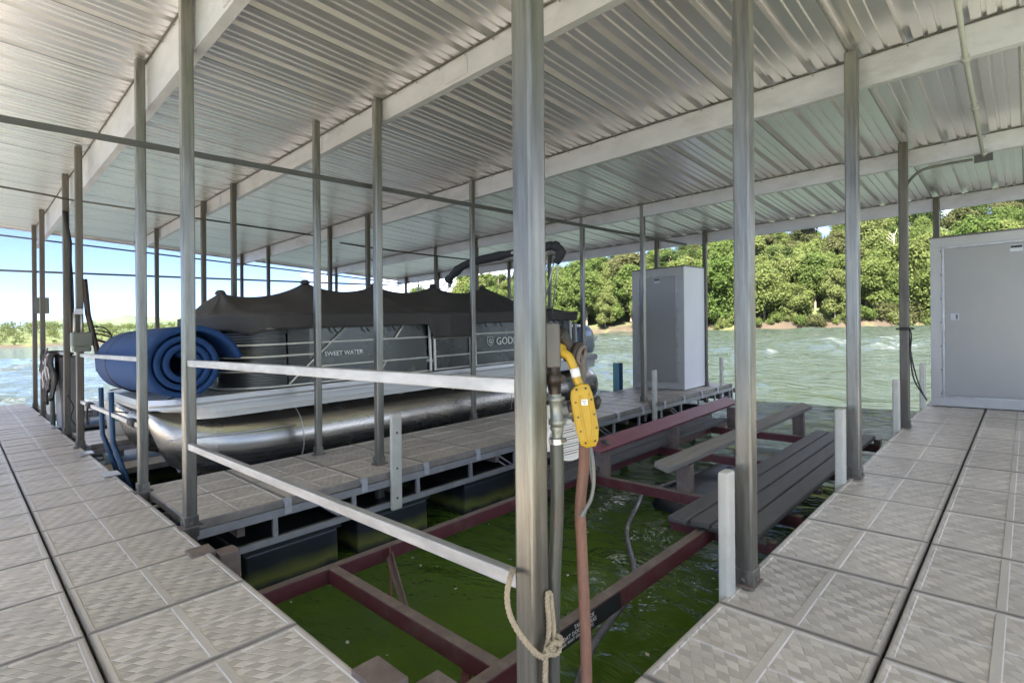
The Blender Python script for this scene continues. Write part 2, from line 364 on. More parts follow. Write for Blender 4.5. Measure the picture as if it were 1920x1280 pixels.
def leaf_mesh(name, blobs, nleaf, size, mat, seed):
    r = np.random.default_rng(seed); allP = []; 
    for (c, rad, k) in blobs:
        n = int(nleaf*k)
        d = r.normal(size=(n, 3)); d /= np.linalg.norm(d, axis=1)[:, None]
        rr = rad*(r.random(n)**.5)[:, None]*1.08*(1+.18*np.sin(d[:, :1]*7+d[:, 1:2]*5+seed))
        p = np.array(c) + d*rr*np.array([1, 1, .8])
        nrm = d + r.normal(size=(n, 3))*.55 + np.array([0, 0, .35]); nrm /= np.linalg.norm(nrm, axis=1)[:, None]
        t1 = np.cross(nrm, r.normal(size=(n, 3))); t1 /= np.linalg.norm(t1, axis=1)[:, None]; t2 = np.cross(nrm, t1)
        s = size*(.55+.9*r.random(n))[:, None]
        q = np.stack([p-t1*s*.5, p+t2*s*.32, p+t1*s*.5, p-t2*s*.32], 1)
        allP.append(q.reshape(-1, 3))
    P = np.concatenate(allP); nq = len(P)//4
    me = bpy.data.meshes.new(name); me.vertices.add(len(P)); me.vertices.foreach_set('co', P.ravel().astype(np.float32))
    me.loops.add(nq*4); me.loops.foreach_set('vertex_index', np.arange(nq*4, dtype=np.int32))
    me.polygons.add(nq); me.polygons.foreach_set('loop_start', np.arange(0, nq*4, 4, dtype=np.int32)); me.polygons.foreach_set('loop_total', np.full(nq, 4, dtype=np.int32))
    me.update(); me.validate(); me.materials.append(mat); return me
def tree_proto(seed, h, w, kind):
    r = random.Random(seed); blobs = []; gk = G(); tips = []
    th = h*.30
    trunk = [V(0,0,-1.2), V(0,0,0), V(r.uniform(-.1,.1), r.uniform(-.1,.1), th), V(r.uniform(-.25,.25), r.uniform(-.25,.25), h*.62), V(r.uniform(-.3,.3), r.uniform(-.3,.3), h*.9)]
    gk.tube(trunk, [.2, .17, .13, .08, .03], 7)
    nb = 38 if kind != 'bush' else 13
    for i in range(nb):
        a = r.uniform(0, 6.283); zz = r.uniform(.16 if kind != 'bush' else .1, .95)
        if kind == 'round': env = math.sin(math.pi*min(1, max(.02, (zz-.08)/.95)))**.6
        elif kind == 'tall': env = (1-zz)**.55*1.05+.12
        elif kind == 'spread': env = .35+.75*zz if zz < .75 else 1.5*(1-zz)+.4
        else: env = .95*(1-zz*.5)
        rad = w*.5*env*r.uniform(.45, .95)
        c = V(math.cos(a)*rad, math.sin(a)*rad, zz*h)
        br = r.uniform(.15, .27)*w*(.75 if zz > .8 else 1)
        blobs.append((tuple(c), br, r.uniform(.7, 1.3)*(br/(.2*w))**2))
        if i % 2 == 0:
            b0 = V(trunk[2].x, trunk[2].y, max(th*.7, zz*h*.6)); gk.tube([b0, (b0+c)/2+V(0,0,.12), c], [.06, .045, .02], 5, False)
    return blobs, gk
protos = []
specs = [('round', 7.5, 5.6, 0), ('round', 6.6, 5.2, 1), ('tall', 8.4, 4.6, 1), ('spread', 7.2, 6.0, 0), ('round', 7.8, 5.8, 2), ('tall', 7.6, 4.4, 0),
         ('spread', 6.8, 5.6, 3), ('round', 6.2, 5.0, 2), ('round', 7.0, 5.4, 1), ('spread', 7.6, 5.2, 3)]
for i, (kd, h, w, mi) in enumerate(specs):
    bl, gk = tree_proto(100+i, h, w, kd)
    me = leaf_mesh('crown', bl, 380, .29, LM[mi], 50+i)
    tmp = gk.build('trunk', M['bark']); tm = tmp.data; bpy.data.objects.remove(tmp)
    protos.append((me, tm, kd, h, w, mi))
bushes = []
for i in range(4):
    bl, gk = tree_proto(300+i, 2.2, 3.6, 'bush')
    me = leaf_mesh('crown', bl, 170, .24, LM[(1, 0, 1, 3)[i]], 80+i)
    tmp = gk.build('trunk', M['bark']); tm = tmp.data; bpy.data.objects.remove(tmp)
    bushes.append((me, tm, 'bush', 2.2, 3.6, (1, 0, 1, 3)[i]))
def pxof(p):
    d = Vector(p) - V(0, 0, CAM_H); w_ = d.dot(fw); r_ = d.dot(rt)/w_; u_ = d.dot(up)/w_
    return 960 + F*(r_*cr - u_*sr), 610 - F*(r_*sr + u_*cr)
colname = ['bright green', 'yellow green', 'deep green', 'dull olive']
shapename = {'round': 'round crowned', 'tall': 'tall narrow', 'spread': 'wide spreading', 'bush': 'low bushy'}
def where(px):
    if px < 700: return 'above the boat bow'
    if px < 950: return 'above the boat stern'
    if px < 1075: return 'right of the nearest post'
    if px < 1190: return 'above the outboard motor'
    if px < 1330: return 'behind the tall cabinet'
    if px < 1420: return 'just right of the tall cabinet'
    if px < 1590: return 'between the nearest posts'
    if px < 1690: return 'left of the wet post'
    if px < 1760: return 'left of the wide cabinet'
    return 'above the wide cabinet'
shapename = {'round': 'round', 'tall': 'narrow', 'spread': 'spreading', 'bush': 'low'}
treelist = []
def put_tree(proto, x, y, z, s, rz, row):
    me, tm, kd, h, w, mi = proto; px, py = pxof((x, y, z+h*s*.5))
    nm = 'shrub' if kd == 'bush' else 'tree'
    t = thing(nm, (x, y, z), f'{colname[mi]} {shapename[kd]} {nm} {row}, {where(px)}', nm, 'shrubs along the waterline' if kd == 'bush' else 'trees on the near wooded hillside')
    treelist.append((px, t))
    t.rotation_euler = (0, 0, rz); t.scale = (s, s, s*random.uniform(.9, 1.12))
    for nm2, mesh in (('crown', me), ('trunk', tm)):
        o = bpy.data.objects.new(nm2, mesh); C.objects.link(o); o.parent = t
nt_ = 0
t = 3.2; row_i = 0
ROWN = ['by the water', 'low on the hill', 'low on the hill', 'half way up', 'half way up', 'half way up', 'on the upper hill', 'on the upper hill', 'on the upper hill', 'near the ridge', 'on the ridge', 'on the ridge']
ROWN_old = ['at the foot of the hill by the water', 'on the lower slope', 'on the lower slope', 'half way up the hill', 'half way up the hill', 'half way up the hill', 'on the upper slope', 'on the upper slope', 'on the upper slope', 'on the ridge', 'on the ridge', 'on the ridge']
row_t = [3.6, 7.2, 11.2, 15.5, 20.5, 26, 32.5, 40, 49, 60, 72]
for ri, t in enumerate(row_t):
    y = -10 - ri*.9; step = 3.7 + ri*.34
    ymax = 128 - ri*.2
    while y < ymax:
        yy = y + random.uniform(-1.1, 1.1); tt = t + random.uniform(-1.8, 1.8)
        x = shore_x(yy)+tt; px, _ = pxof((x, yy, 2))
        fade = 1.0
        if yy > 95: fade = max(.45, 1-(yy-95)/50)
        if 560 < px < 2010:
            pi = random.choice([0, 1, 1, 2, 3, 5, 8, 0, 8, 2]) if ri < 3 else random.choice([0, 3, 4, 4, 6, 7, 9, 1, 5, 6, 8])
            put_tree(protos[pi], x, yy, hill_z(tt, yy)-.1, random.choice([.75, .85, .95, 1.05, 1.2, 1.35])*random.uniform(.93, 1.07)*fade, random.uniform(0, 6.28), ROWN[ri])
            nt_ += 1
        y += step*(1.5 if yy > 60 else 1)
y = -14
while y < 110:
    yy = y+random.uniform(-.8, .8); tt = random.uniform(.3, 2.4)
    if not (44 < yy < 56 or 62 < yy < 70) or random.random() < .25:
        put_tree(random.choice(bushes), shore_x(yy)+tt, yy, hill_z(tt, yy)-.25, random.uniform(.55, 1.0), random.uniform(0, 6.28), 'on the bank')
    y += 1.9 if y < 42 else 3.2
by = {}
for px, t in sorted(treelist, key=lambda q: q[0]): by.setdefault(t['label'], []).append(t)
ORD = ['leftmost', 'second from left', 'third from left', 'fourth from left', 'fifth from left', 'sixth from left', 'seventh from left', 'eighth from left']
for lb, ts in by.items():
    if len(ts) < 2: continue
    for k, t in enumerate(ts):
        t['label'] = lb + ', ' + ('rightmost' if k == len(ts)-1 else ORD[k])
# bare pale trunk standing among the leaves
g = G(); r_ = random.Random(4); b0 = V(shore_x(14)+13, 14, hill_z(13, 14))
g.tube([b0, b0+V(.1,.1,4), b0+V(0,.2,8.3)], [.13, .1, .03], 6)
for k in range(16):
    z0 = 3.6+k*.29; a = r_.uniform(0, 6.28); L_ = 1.9-k*.08; p = b0+V(.05, .1, z0)
    g.tube([p, p+V(math.cos(a)*L_*.5, math.sin(a)*L_*.5, .5), p+V(math.cos(a)*L_, math.sin(a)*L_, 1.1)], [.045, .03, .01], 5, False)
bare = thing('bare_tree', b0, 'leafless pale grey tree standing among green crowns left of the wet dark post', 'tree')
g.build('trunk', simple('pale dead wood', (.36, .33, .29), .8), bare)

# far wooded shore to the left, hills beyond
g = G(); rows = []
for i in range(60):
    x = -260 + i*14; y0 = 343 + 10*math.sin(x*.021) - max(0, x-120)*.35
    hh = 4.6 + 1.6*math.sin(x*.017+1) + 1.0*math.sin(x*.06)
    rows.append([V(x, y0-4, WZ-.5), V(x, y0, WZ+.05), V(x, y0+3, WZ+1.1), V(x, y0+30, WZ+1.5+hh*.5), V(x, y0+70, WZ+2+hh), V(x, y0+160, WZ+1.5)])
g.grid(rows); g.build('far_bank', M['bank'], kind='structure', label='low earth bank of the far shore on the left')
bl = []
for i in range(2600):
    x = random.uniform(-250, 540); tt = random.random()**1.3*85; y0 = 343 + 10*math.sin(x*.021) - max(0, x-120)*.35
    hh = 4.6 + 1.6*math.sin(x*.017+1) + 1.0*math.sin(x*.06)
    z = WZ + 1.0 + (hh*tt/70 if tt < 70 else hh) + random.uniform(.3, 2.6)*(1 if tt > 5 else .4)
    s = random.uniform(1.4, 3.0)*(1 if tt > 5 else .6)
    bl.append(((x, y0+tt+2, z+s*.55+min(2.5, tt*.06)), s, .5+.12*s))
me = leaf_mesh('far_wood', bl, 110, .6, LM[0], 5); me.materials.clear(); me.materials.append(leaf_mat('far wood leaves', (.055, .08, .024), (.10, .118, .036)))
o = bpy.data.objects.new('far_woodland', me); C.objects.link(o); tag(o, 'low green woodland along the far shore on the left', 'woodland', None, 'stuff')
M['hillwood'] = simple('distant wooded hill', (.055, .085, .035), .9, 0, .4, .012, 1, .05)
def ridge(name, dist, a0, a1, prof, label):
    g = G(); rows = []
    for i in range(81):
        f_ = i/80; a = R(a0+(a1-a0)*f_); d_ = V(math.cos(a), math.sin(a), 0); h_ = prof(a0+(a1-a0)*f_)
        rows.append([d_*(dist-dist*.12)+V(0,0,WZ-1), d_*(dist-dist*.05)+V(0,0,h_*.55), d_*dist+V(0,0,h_), d_*(dist*1.15)+V(0,0,WZ-1)])
    g.grid(rows); g.build(name, M['hillwood'], kind='structure', label=label)
def gauss(a, c, w): return math.exp(-((a-c)/w)**2)
# azimuths from +X: px 0 -> 87.6 deg, px 350 -> 75 deg
ridge('hills', 2600, 66, 104, lambda a: 34+58*gauss(a, 79.6, 3.2)+50*gauss(a, 74.0, 3.0)+46*gauss(a, 84.6, 2.0)+38*gauss(a, 90, 3)+6*math.sin(a*3.1), 'blue wooded hills far across the lake')
ridge('hill_behind', 420, -12, 9.5, lambda a: 70*gauss(a, -4.5, 5.0)+30, 'dark wooded hilltop behind the near hill at the right edge')

# ------------------------------------------------------------------ deck pads
def pad_mat():
    mt, t, b = new_mat('embossed concrete coloured pad')
    tcn = N(t, 'ShaderNodeTexCoord'); sx_ = N(t, 'ShaderNodeSeparateXYZ'); t.links.new(tcn.outputs['Object'], sx_.inputs[0])
    def MM(op, a, b_=None, c=None):
        n = N(t, 'ShaderNodeMath', operation=op)
        for i, q in enumerate((a, b_, c)):
            if q is None: continue
            if isinstance(q, (int, float)): n.inputs[i].default_value = q
            else: t.links.new(q, n.inputs[i])
        return n.outputs[0]
    v = MM('MULTIPLY', sx_.outputs['Y'], 1/.040)
    wob = MM('MULTIPLY', MM('SINE', MM('MULTIPLY', sx_.outputs['X'], 92)), .06)
    v = MM('ADD', v, wob)
    u = MM('ADD', MM('MULTIPLY', sx_.outputs['X'], 1/.045), MM('MULTIPLY', v, .5))
    fu = MM('FRACT', u); fv = MM('FRACT', v); iu = MM('FLOOR', u); iv = MM('FLOOR', v)
    cmb = N(t, 'ShaderNodeCombineXYZ'); t.links.new(iu, cmb.inputs[0]); t.links.new(iv, cmb.inputs[1])
    wn = N(t, 'ShaderNodeTexWhiteNoise', noise_dimensions='3D'); t.links.new(cmb.outputs[0], wn.inputs['Vector'])
    chk = MM('MODULO', MM('ADD', MM('ABSOLUTE', iu), MM('ABSOLUTE', iv)), 2)
    # edges of each scale
    eu = MM('MINIMUM', fu, MM('SUBTRACT', 1, fu)); ev = MM('MINIMUM', fv, MM('SUBTRACT', 1, fv)); e = MM('MINIMUM', eu, ev)
    edge = N(t, 'ShaderNodeMapRange'); edge.inputs['From Max'].default_value = .09; t.links.new(e, edge.inputs['Value'])
    sgn = MM('SUBTRACT', MM('MULTIPLY', chk, 2), 1)
    tilt = MM('MULTIPLY', MM('SUBTRACT', fu, .5), MM('MULTIPLY', sgn, .9))
    # only inside the four panels (object space half size .14 x .13, gaps between)
    ax = MM('ABSOLUTE', sx_.outputs['X']); ay = MM('ABSOLUTE', sx_.outputs['Y'])
    inx = MM('MULTIPLY', MM('GREATER_THAN', ax, .018), MM('LESS_THAN', ax, .272)); iny = MM('MULTIPLY', MM('GREATER_THAN', ay, .006), MM('LESS_THAN', ay, .272))
    ins = MM('MULTIPLY', inx, iny)
    hgt = MM('MULTIPLY', MM('ADD', MM('MULTIPLY', edge.outputs[0], .6), tilt), ins)
    geo = N(t, 'ShaderNodeNewGeometry'); oi = N(t, 'ShaderNodeObjectInfo')
    nz = N(t, 'ShaderNodeTexNoise', Scale=1.7, Detail=6, Roughness=.6); t.links.new(geo.outputs['Position'], nz.inputs['Vector'])
    nf = N(t, 'ShaderNodeTexNoise', Scale=55, Detail=5, Roughness=.7); t.links.new(geo.outputs['Position'], nf.inputs['Vector'])
    k = MM('ADD', MM('MULTIPLY', MM('SUBTRACT', nz.outputs['Fac'], .5), .55), 1.0)
    k = MM('ADD', k, MM('MULTIPLY', MM('SUBTRACT', nf.outputs['Fac'], .5), .25))
    k = MM('ADD', k, MM('MULTIPLY', MM('SUBTRACT', oi.outputs['Random'], .5), .16))
    cell = MM('ADD', MM('MULTIPLY', MM('SUBTRACT', wn.outputs['Value'], .5), .26), MM('MULTIPLY', MM('SUBTRACT', chk, .5), .17))
    k = MM('ADD', k, MM('MULTIPLY', cell, ins))
    k = MM('MULTIPLY', k, MM('ADD', .93, MM('MULTIPLY', .03, MM('MAXIMUM', edge.outputs[0], MM('SUBTRACT', 1, ins)))))
    sc = N(t, 'ShaderNodeVectorMath', operation='SCALE'); sc.inputs[0].default_value = (.50, .455, .41); t.links.new(k, sc.inputs['Scale'])
    # brown stains near ground level of wear
    st = N(t, 'ShaderNodeTexNoise', Scale=6, Detail=8, Roughness=.8); t.links.new(geo.outputs['Position'], st.inputs['Vector'])
    sr_ = N(t, 'ShaderNodeMapRange'); sr_.inputs['From Min'].default_value = .6; sr_.inputs['From Max'].default_value = .78; sr_.inputs['To Max'].default_value = .62
    t.links.new(st.outputs['Fac'], sr_.inputs['Value'])
    mx_ = N(t, 'ShaderNodeMixRGB'); mx_.inputs['Color2'].default_value = (.17, .14, .11, 1); t.links.new(sr_.outputs[0], mx_.inputs['Fac']); t.links.new(sc.outputs[0], mx_.inputs['Color1'])
    # grime along the seams, dark specks and a few pale droppings
    sg = N(t, 'ShaderNodeSeparateXYZ'); t.links.new(tcn.outputs['Generated'], sg.inputs[0])
    em = MM('MAXIMUM', MM('ABSOLUTE', MM('MULTIPLY', MM('SUBTRACT', sg.outputs['X'], .5), 2)), MM('ABSOLUTE', MM('MULTIPLY', MM('SUBTRACT', sg.outputs['Y'], .5), 2)))
    er = N(t, 'ShaderNodeMapRange'); er.inputs['From Min'].default_value = .95; er.inputs['From Max'].default_value = .99; t.links.new(em, er.inputs['Value'])
    gr = MM('MULTIPLY', er.outputs[0], MM('ADD', .25, MM('MULTIPLY', st.outputs['Fac'], .9)))
    m3 = N(t, 'ShaderNodeMixRGB'); m3.inputs['Color2'].default_value = (.09, .075, .06, 1); t.links.new(gr, m3.inputs['Fac']); t.links.new(mx_.outputs[0], m3.inputs['Color1'])
    vo = N(t, 'ShaderNodeTexVoronoi', Scale=7.5); t.links.new(geo.outputs['Position'], vo.inputs['Vector'])
    sp = N(t, 'ShaderNodeMapRange'); sp.inputs['From Min'].default_value = .050; sp.inputs['From Max'].default_value = .035; t.links.new(vo.outputs['Distance'], sp.inputs['Value'])
    sep = N(t, 'ShaderNodeSeparateXYZ'); t.links.new(vo.outputs['Color'], sep.inputs[0])
    fk = MM('MULTIPLY', sp.outputs[0], MM('GREATER_THAN', sep.outputs['X'], .72))
    spc = N(t, 'ShaderNodeMixRGB'); spc.inputs['Color1'].default_value = (.07, .055, .045, 1); spc.inputs['Color2'].default_value = (.6, .58, .52, 1); t.links.new(MM('GREATER_THAN', sep.outputs['Y'], .85), spc.inputs['Fac'])
    m4 = N(t, 'ShaderNodeMixRGB'); t.links.new(MM('MULTIPLY', fk, .8), m4.inputs['Fac']); t.links.new(m3.outputs[0], m4.inputs['Color1']); t.links.new(spc.outputs[0], m4.inputs['Color2'])
    t.links.new(m4.outputs[0], b.inputs['Base Color'])
    rr = N(t, 'ShaderNodeMapRange'); rr.inputs['To Min'].default_value = .30; rr.inputs['To Max'].default_value = .58; t.links.new(nz.outputs['Fac'], rr.inputs['Value']); t.links.new(rr.outputs[0], b.inputs['Roughness'])
    bp = N(t, 'ShaderNodeBump', Strength=.75, Distance=.0035); t.links.new(hgt, bp.inputs['Height'])
    b2 = N(t, 'ShaderNodeBump', Strength=.25, Distance=.001); t.links.new(nf.outputs['Fac'], b2.inputs['Height']); t.links.new(bp.outputs[0], b2.inputs['Normal'])
    t.links.new(b2.outputs[0], b.inputs['Normal'])
    return mt
M['pad'] = pad_mat()
def pad_mesh(sx, sy):
    # slab with a chamfered rim and four sunk panels
    g = G(); hx, hy = sx/2-.0045, sy/2-.0045; c = .004; zt = 0.0; zs = -.005
    px_ = [-hx+c, -hx+.026, -.014, .014, hx-.026, hx-c]; py_ = [-hy+c, -hy+.020, -.0045, .0045, hy-.020, hy-c]
    b = .0035
    P = []; idx = {}
    def vtx(x, y, z):
        k = (round(x, 5), round(y, 5), round(z, 5))
        if k not in idx: idx[k] = len(P); P.append((x, y, z))
        return idx[k]
    F_ = []
    for i in range(5):
        for j in range(5):
            x0, x1, y0, y1 = px_[i], px_[i+1], py_[j], py_[j+1]
            q = [vtx(x0, y0, zt), vtx(x1, y0, zt), vtx(x1, y1, zt), vtx(x0, y1, zt)]
            if i in (1, 3) and j in (1, 3):
                s_ = [vtx(x0+b, y0+b, zs), vtx(x1-b, y0+b, zs), vtx(x1-b, y1-b, zs), vtx(x0+b, y1-b, zs)]
                for k in range(4): F_.append((q[k], q[(k+1) % 4], s_[(k+1) % 4], s_[k]))
                F_.append(tuple(s_))
            else: F_.append(tuple(q))
    # rim
    ring = []
    bx = [px_[0], px_[-1]]; by = [py_[0], py_[-1]]
    top = [(x, by[0]) for x in px_] + [(bx[1], y) for y in py_[1:]] + [(x, by[1]) for x in px_[::-1][1:]] + [(bx[0], y) for y in py_[::-1][1:-1]]
    def out(x, y, e): return (x + (e if x > bx[1]-1e-6 else -e if x < bx[0]+1e-6 else 0), y + (e if y > by[1]-1e-6 else -e if y < by[0]+1e-6 else 0))
    r0 = [vtx(x, y, zt) for x, y in top]; r1 = [vtx(*out(x, y, c), -.009) for x, y in top]; r2 = [vtx(*out(x, y, c), -.055) for x, y in top]
    n = len(top)
    for k in range(n):
        F_.append((r0[k], r1[k], r1[(k+1) % n], r0[(k+1) % n])); F_.append((r1[k], r2[k], r2[(k+1) % n], r1[(k+1) % n]))
    g.add(P, F_); return g
pm = {}
def pad_data(sx, sy):
    if (sx, sy) not in pm:
        t_ = pad_mesh(sx, sy).build('pad', M['pad']); pm[(sx, sy)] = t_.data; bpy.data.objects.remove(t_)
    return pm[(sx, sy)]
def deck(name, label, x0, y0, nx, ny, sx, sy, rot=False, skip=lambda x, y: False):
    d = thing(name, (x0, y0, 0), label, None, None, 'structure')
    me = pad_data(sy, sx) if rot else pad_data(sx, sy)
    for i in range(nx):
        for j in range(ny):
            x = x0+(i+.5)*sx; y = y0+(j+.5)*sy
            if skip(x, y): continue
            o = bpy.data.objects.new('pad', me); C.objects.link(o); o.parent = d
            o.location = (x-x0, y-y0, random.uniform(-.0016, .0016)); o.rotation_euler = (random.uniform(-.0022, .0022), random.uniform(-.0022, .0022), (R(90) if rot else 0))
    return d
# main walkway: strip runs along Y -> pad strip (object Y axis); fingers: strip runs along X -> rotated
PX, PY = .62, .583
deck('walkway', 'main walkway of grey brown embossed pads running off to the left', 0.96-5*PX, .985+.07-PY*5, 5, 28, PX, PY, False)  # outermost unseen pad column added to bounce sunlight under the roof
deck('right_finger_walkway', 'near right finger walkway of embossed pads leading to the wide cabinet', .965+.0, .985-4*.583, 14, 4, .625, .583, True)
# finger walkways with their frames and floats
def finger(y0, y1, label, rows_x=14, detail=True, xe=9.75):
    w = (y1-y0)/2
    d = deck('finger_walkway', label, 1.02, y0, rows_x, 2, .624, w, True)
    g = G()
    xs = 1.02; xl = xs+.624*rows_x
    g.box((xs, y0-.012, -.115), (xl, y0+.03, -.058)); g.box((xs, y1-.03, -.115), (xl, y1+.012, -.058))
    g.box((xs, y0-.01, -.295), (xl, y0+.025, -.25)); g.box((xs, y1-.025, -.295), (xl, y1+.01, -.25))
    g.box((xl+.001, y0-.012, -.295), (xl+.04, y1+.012, -.02)); 
    g.build('side_frame', M['frame'], d)
    for k in range(rows_x+1):
        x = xs+.624*k
        b_ = G(); b_.box((x-.022, y0-.018, -.105), (x+.03, y0-.0125, -.03)); b_.box((x-.022, y0-.018, -.03), (x+.03, y0+.02, .003)); b_.build('clip', M['zinc'], d)
    s_ = G()
    for k in range(rows_x):
        x = xs+.624*(k+.86)
        s_.box((x-.017, y0-.006, -.25), (x+.017, y0+.02, -.115))
        s_.box((x-.017, y1-.02, -.25), (x+.017, y1+.006, -.115))
        if k % 3 == 1: s_.bar((x-.02, y0+.05, -.255), (x-.25, y0+.12, -.075), .03, .015); s_.bar((x-.10, y0+.06, -.255), (x-.32, y0+.14, -.08), .03, .015)
    s_.build('strut', M['frame'], d)
    c_ = G()
    for k in range(rows_x//2+1):
        x = xs+.3+1.25*k; c_.box((x, y0+.06, -.2), (x+.05, y1-.06, -.12))
    for k in range(10):
        c_.box((xs+.05+k*.87, y0+.28, -.118), (xs+.75+k*.87, y0+.42, -.10))
    c_.build('cross_member', M['rust'], d)
    k = 0; x = xs+.33
    while x < xl-.6:
        fl = thing('dock_float', (x+.38, (y0+y1)/2, -.75), f'black plastic float {("first","second","third","fourth","fifth","sixth","seventh","eighth","ninth","tenth")[k]} from the walkway under the {label.split(" finger")[0]} finger', 'dock float', 'black floats under the finger walkways')
        gg = G(); gg.box((x, y0+.03, -.92), (x+.70, y1-.03, -.335)); gg.build('tub', M['floatg'], fl, bevel=.02)
        gl = G(); gl.box((x-.02, y0+.01, -.333), (x+.72, y1-.01, -.300)); gl.build('flange', M['float'], fl, bevel=.005)
        x += .87 if k % 2 == 0 else 1.15; k += 1
    return d
def float_mat():
    mt = simple('black float with algae line', (.020, .025, .034), .35, 0, .3, 5, .3, 9); t = mt.node_tree; b = t.nodes['Principled BSDF']
    geo = N(t, 'ShaderNodeNewGeometry'); sx_ = N(t, 'ShaderNodeSeparateXYZ'); t.links.new(geo.outputs['Position'], sx_.inputs[0])
    nz = N(t, 'ShaderNodeTexNoise', Scale=5, Detail=5); t.links.new(geo.outputs['Position'], nz.inputs['Vector'])
    ad = N(t, 'ShaderNodeMath', operation='MULTIPLY_ADD'); ad.inputs[1].default_value = .09; t.links.new(nz.outputs['Fac'], ad.inputs[0]); t.links.new(sx_.outputs['Z'], ad.inputs[2])
    rp = N(t, 'ShaderNodeValToRGB'); e = rp.color_ramp.elements
    mr = N(t, 'ShaderNodeMapRange'); mr.inputs['From Min'].default_value = -.62; mr.inputs['From Max'].default_value = -.36; t.links.new(ad.outputs[0], mr.inputs['Value']); t.links.new(mr.outputs[0], rp.inputs[0])
    e[0].position = .28; e[0].color = (0, 0, 0, 1); e[1].position = .85; e[1].color = (0, 0, 0, 1); q = e.new(.48); q.color = (1, 1, 1, 1)
    mx_ = N(t, 'ShaderNodeMixRGB'); mx_.inputs['Color2'].default_value = (.15, .17, .05, 1)
    old = b.inputs['Base Color'].links[0].from_socket
    t.links.new(rp.outputs[0], mx_.inputs['Fac']); t.links.new(old, mx_.inputs['Color1']); t.links.new(mx_.outputs[0], b.inputs['Base Color'])
    return mt
M['floatg'] = float_mat()
finger(3.93, 5.22, 'middle finger walkway between the empty lift slip and the covered boat')
finger(7.82, 9.08, 'third finger walkway beyond the covered boat')
finger(11.75, 13.45, 'outermost finger walkway at the left end of the dock')
# edge frames and floats of the main and right walkways
g = G(); g.box((.925, .985, -.16), (.962, 14.9, -.057)); g.box((.962, .945, -.16), (9.7, .984, -.057)); g.build('edge_frame', M['frame'], kind='structure', label='steel edge frame under the walkway pads')
for i, (a, b_) in enumerate([((-1.3, 1.6), (.86, 3.0)), ((-1.3, 3.5), (.86, 4.9)), ((-1.3, 5.4), (.86, 6.8)), ((-1.3, 7.3), (.86, 8.7)), ((1.5, -1.2), (3.3, .86)), ((3.9, -1.2), (5.7, .86)), ((6.3, -1.2), (8.1, .86))]):
    gg = G(); gg.box((a[0], a[1], -.9), (b_[0], b_[1], -.30)); gg.build('dock_float', M['floatg'], None, ((a[0]+b_[0])/2, (a[1]+b_[1])/2, -.9), bevel=.02,
        label=('first', 'second', 'third', 'fourth')[i]+' wide black float from the camera, under the main walkway' if i < 4 else ('first', 'second', 'third')[i-4]+' wide black float from the camera, under the near right finger', cat='dock float', group='floats under the wide walkways')

# ------------------------------------------------------------------ roof
def roof_z(x): return 3.40 - .078*(x-1.0)
roof = thing('roof', (3, 6, 3.2), 'corrugated galvanised roof sloping over the whole boat dock', 'roof')
X0, X1, Y0R, Y1R = -2.9, 9.55, -1.768, 14.0  # unseen back and right edges placed for the light they let in
def roof_profile(y0, y1):
    pts = []; y = y0
    while y < y1-.01:                      # one major rib of .305 m pitch, height above underside
        for dy, dz in ((0, 0), (.075, 0), (.079, .015), (.097, .015), (.101, 0), (.150, 0), (.154, .015), (.172, .015), (.176, 0), (.232, 0), (.241, .052), (.289, .052), (.298, 0)):
            pts.append((y+dy, dz))
        y += .3048
    pts.append((y1, 0)); return pts
y = Y0R; k = 0
while y < Y1R:
    y1 = min(y+.9144, Y1R); pr = roof_profile(y, y1); g = G(); rows = []
    for x in (X0, X1):
        rows.append([V(x, a, roof_z(x)+b_) for a, b_ in pr])
    g.grid(rows, False)
    g.build('roof_sheet', M['roof'], roof, lean=True)
    lp = G()                                # the lapped rib edge, slightly proud of the sheet
    lp.add([(X0, y-.004, roof_z(X0)-.002), (X1, y-.004, roof_z(X1)-.002), (X1, y+.010, roof_z(X1)-.002), (X0, y+.010, roof_z(X0)-.002)], [(0,1,2,3)])
    lp.build('lap_edge', M['frame'], roof, lean=True)
    y += .9144; k += 1
def cbeam(x, zb, zt, label, y0=Y0R+.05, y1=Y1R-.08, piece=None):
    t_ = 'roof_beam'
    g = G(); th = .006
    g.box((x, y0, zb), (x+th, y1, zt)); g.box((x+th, y0, zb), (x+.065, y1, zb+th)); g.box((x+th, y0, zt-th), (x+.065, y1, zt)); g.box((x+.059, y0, zb+th), (x+.065, y1, zb+.03))
    return g
beams = [(1.045, 3.03, 'largest galvanised roof beam over the front row of posts by the walkway'), (2.655, 3.075, 'galvanised roof beam over the second row of posts'),
         (4.70, 2.885, 'galvanised roof beam over the third row of posts'), (7.07, 2.745, 'galvanised roof beam over the fourth row of posts'), (9.34, 2.565, 'outermost galvanised roof beam at the lake edge of the roof'),
         (-1.35, 3.36, 'galvanised roof beam over the walkway behind the camera')]
for x, zb, lb in beams:
    bt = thing('roof_beam', (x, 6, zb), lb, 'roof beam', 'roof beams'); cbeam(x, zb, roof_z(x)-.004, lb).build('channel', M['beam'], bt, lean=True)
    ga = G(); zt = roof_z(x)
    for (ya) in (3.3, 5.6, 8.4, 12.2):      # splice plates
        pass
    if x in (1.045, 2.655):
        for ya in (3.05, 5.35, 8.45):
            pl = G(); pl.box((x-.006, ya, zb+.03), (x-.001, ya+.26, zt-.03)); pl.build('splice_plate', M['beam'], bt, lean=True)
    # dark lip where the sheets sit on the beam
    ga.box((x-.012, Y0R+.05, zt-.010), (x-.001, Y1R-.08, zt-.004)); ga.build('top_lip', M['steel_far'], bt, lean=True)
    sc_ = G()
    ys = np.arange(Y0R+.27, Y1R-.2, .3048)
    for q in ys: sc_.box((x-.004, q-.004, zt-.028), (x-.0005, q+.004, zt-.020))
    sc_.build('screws', M['dark_metal'], bt, lean=True)
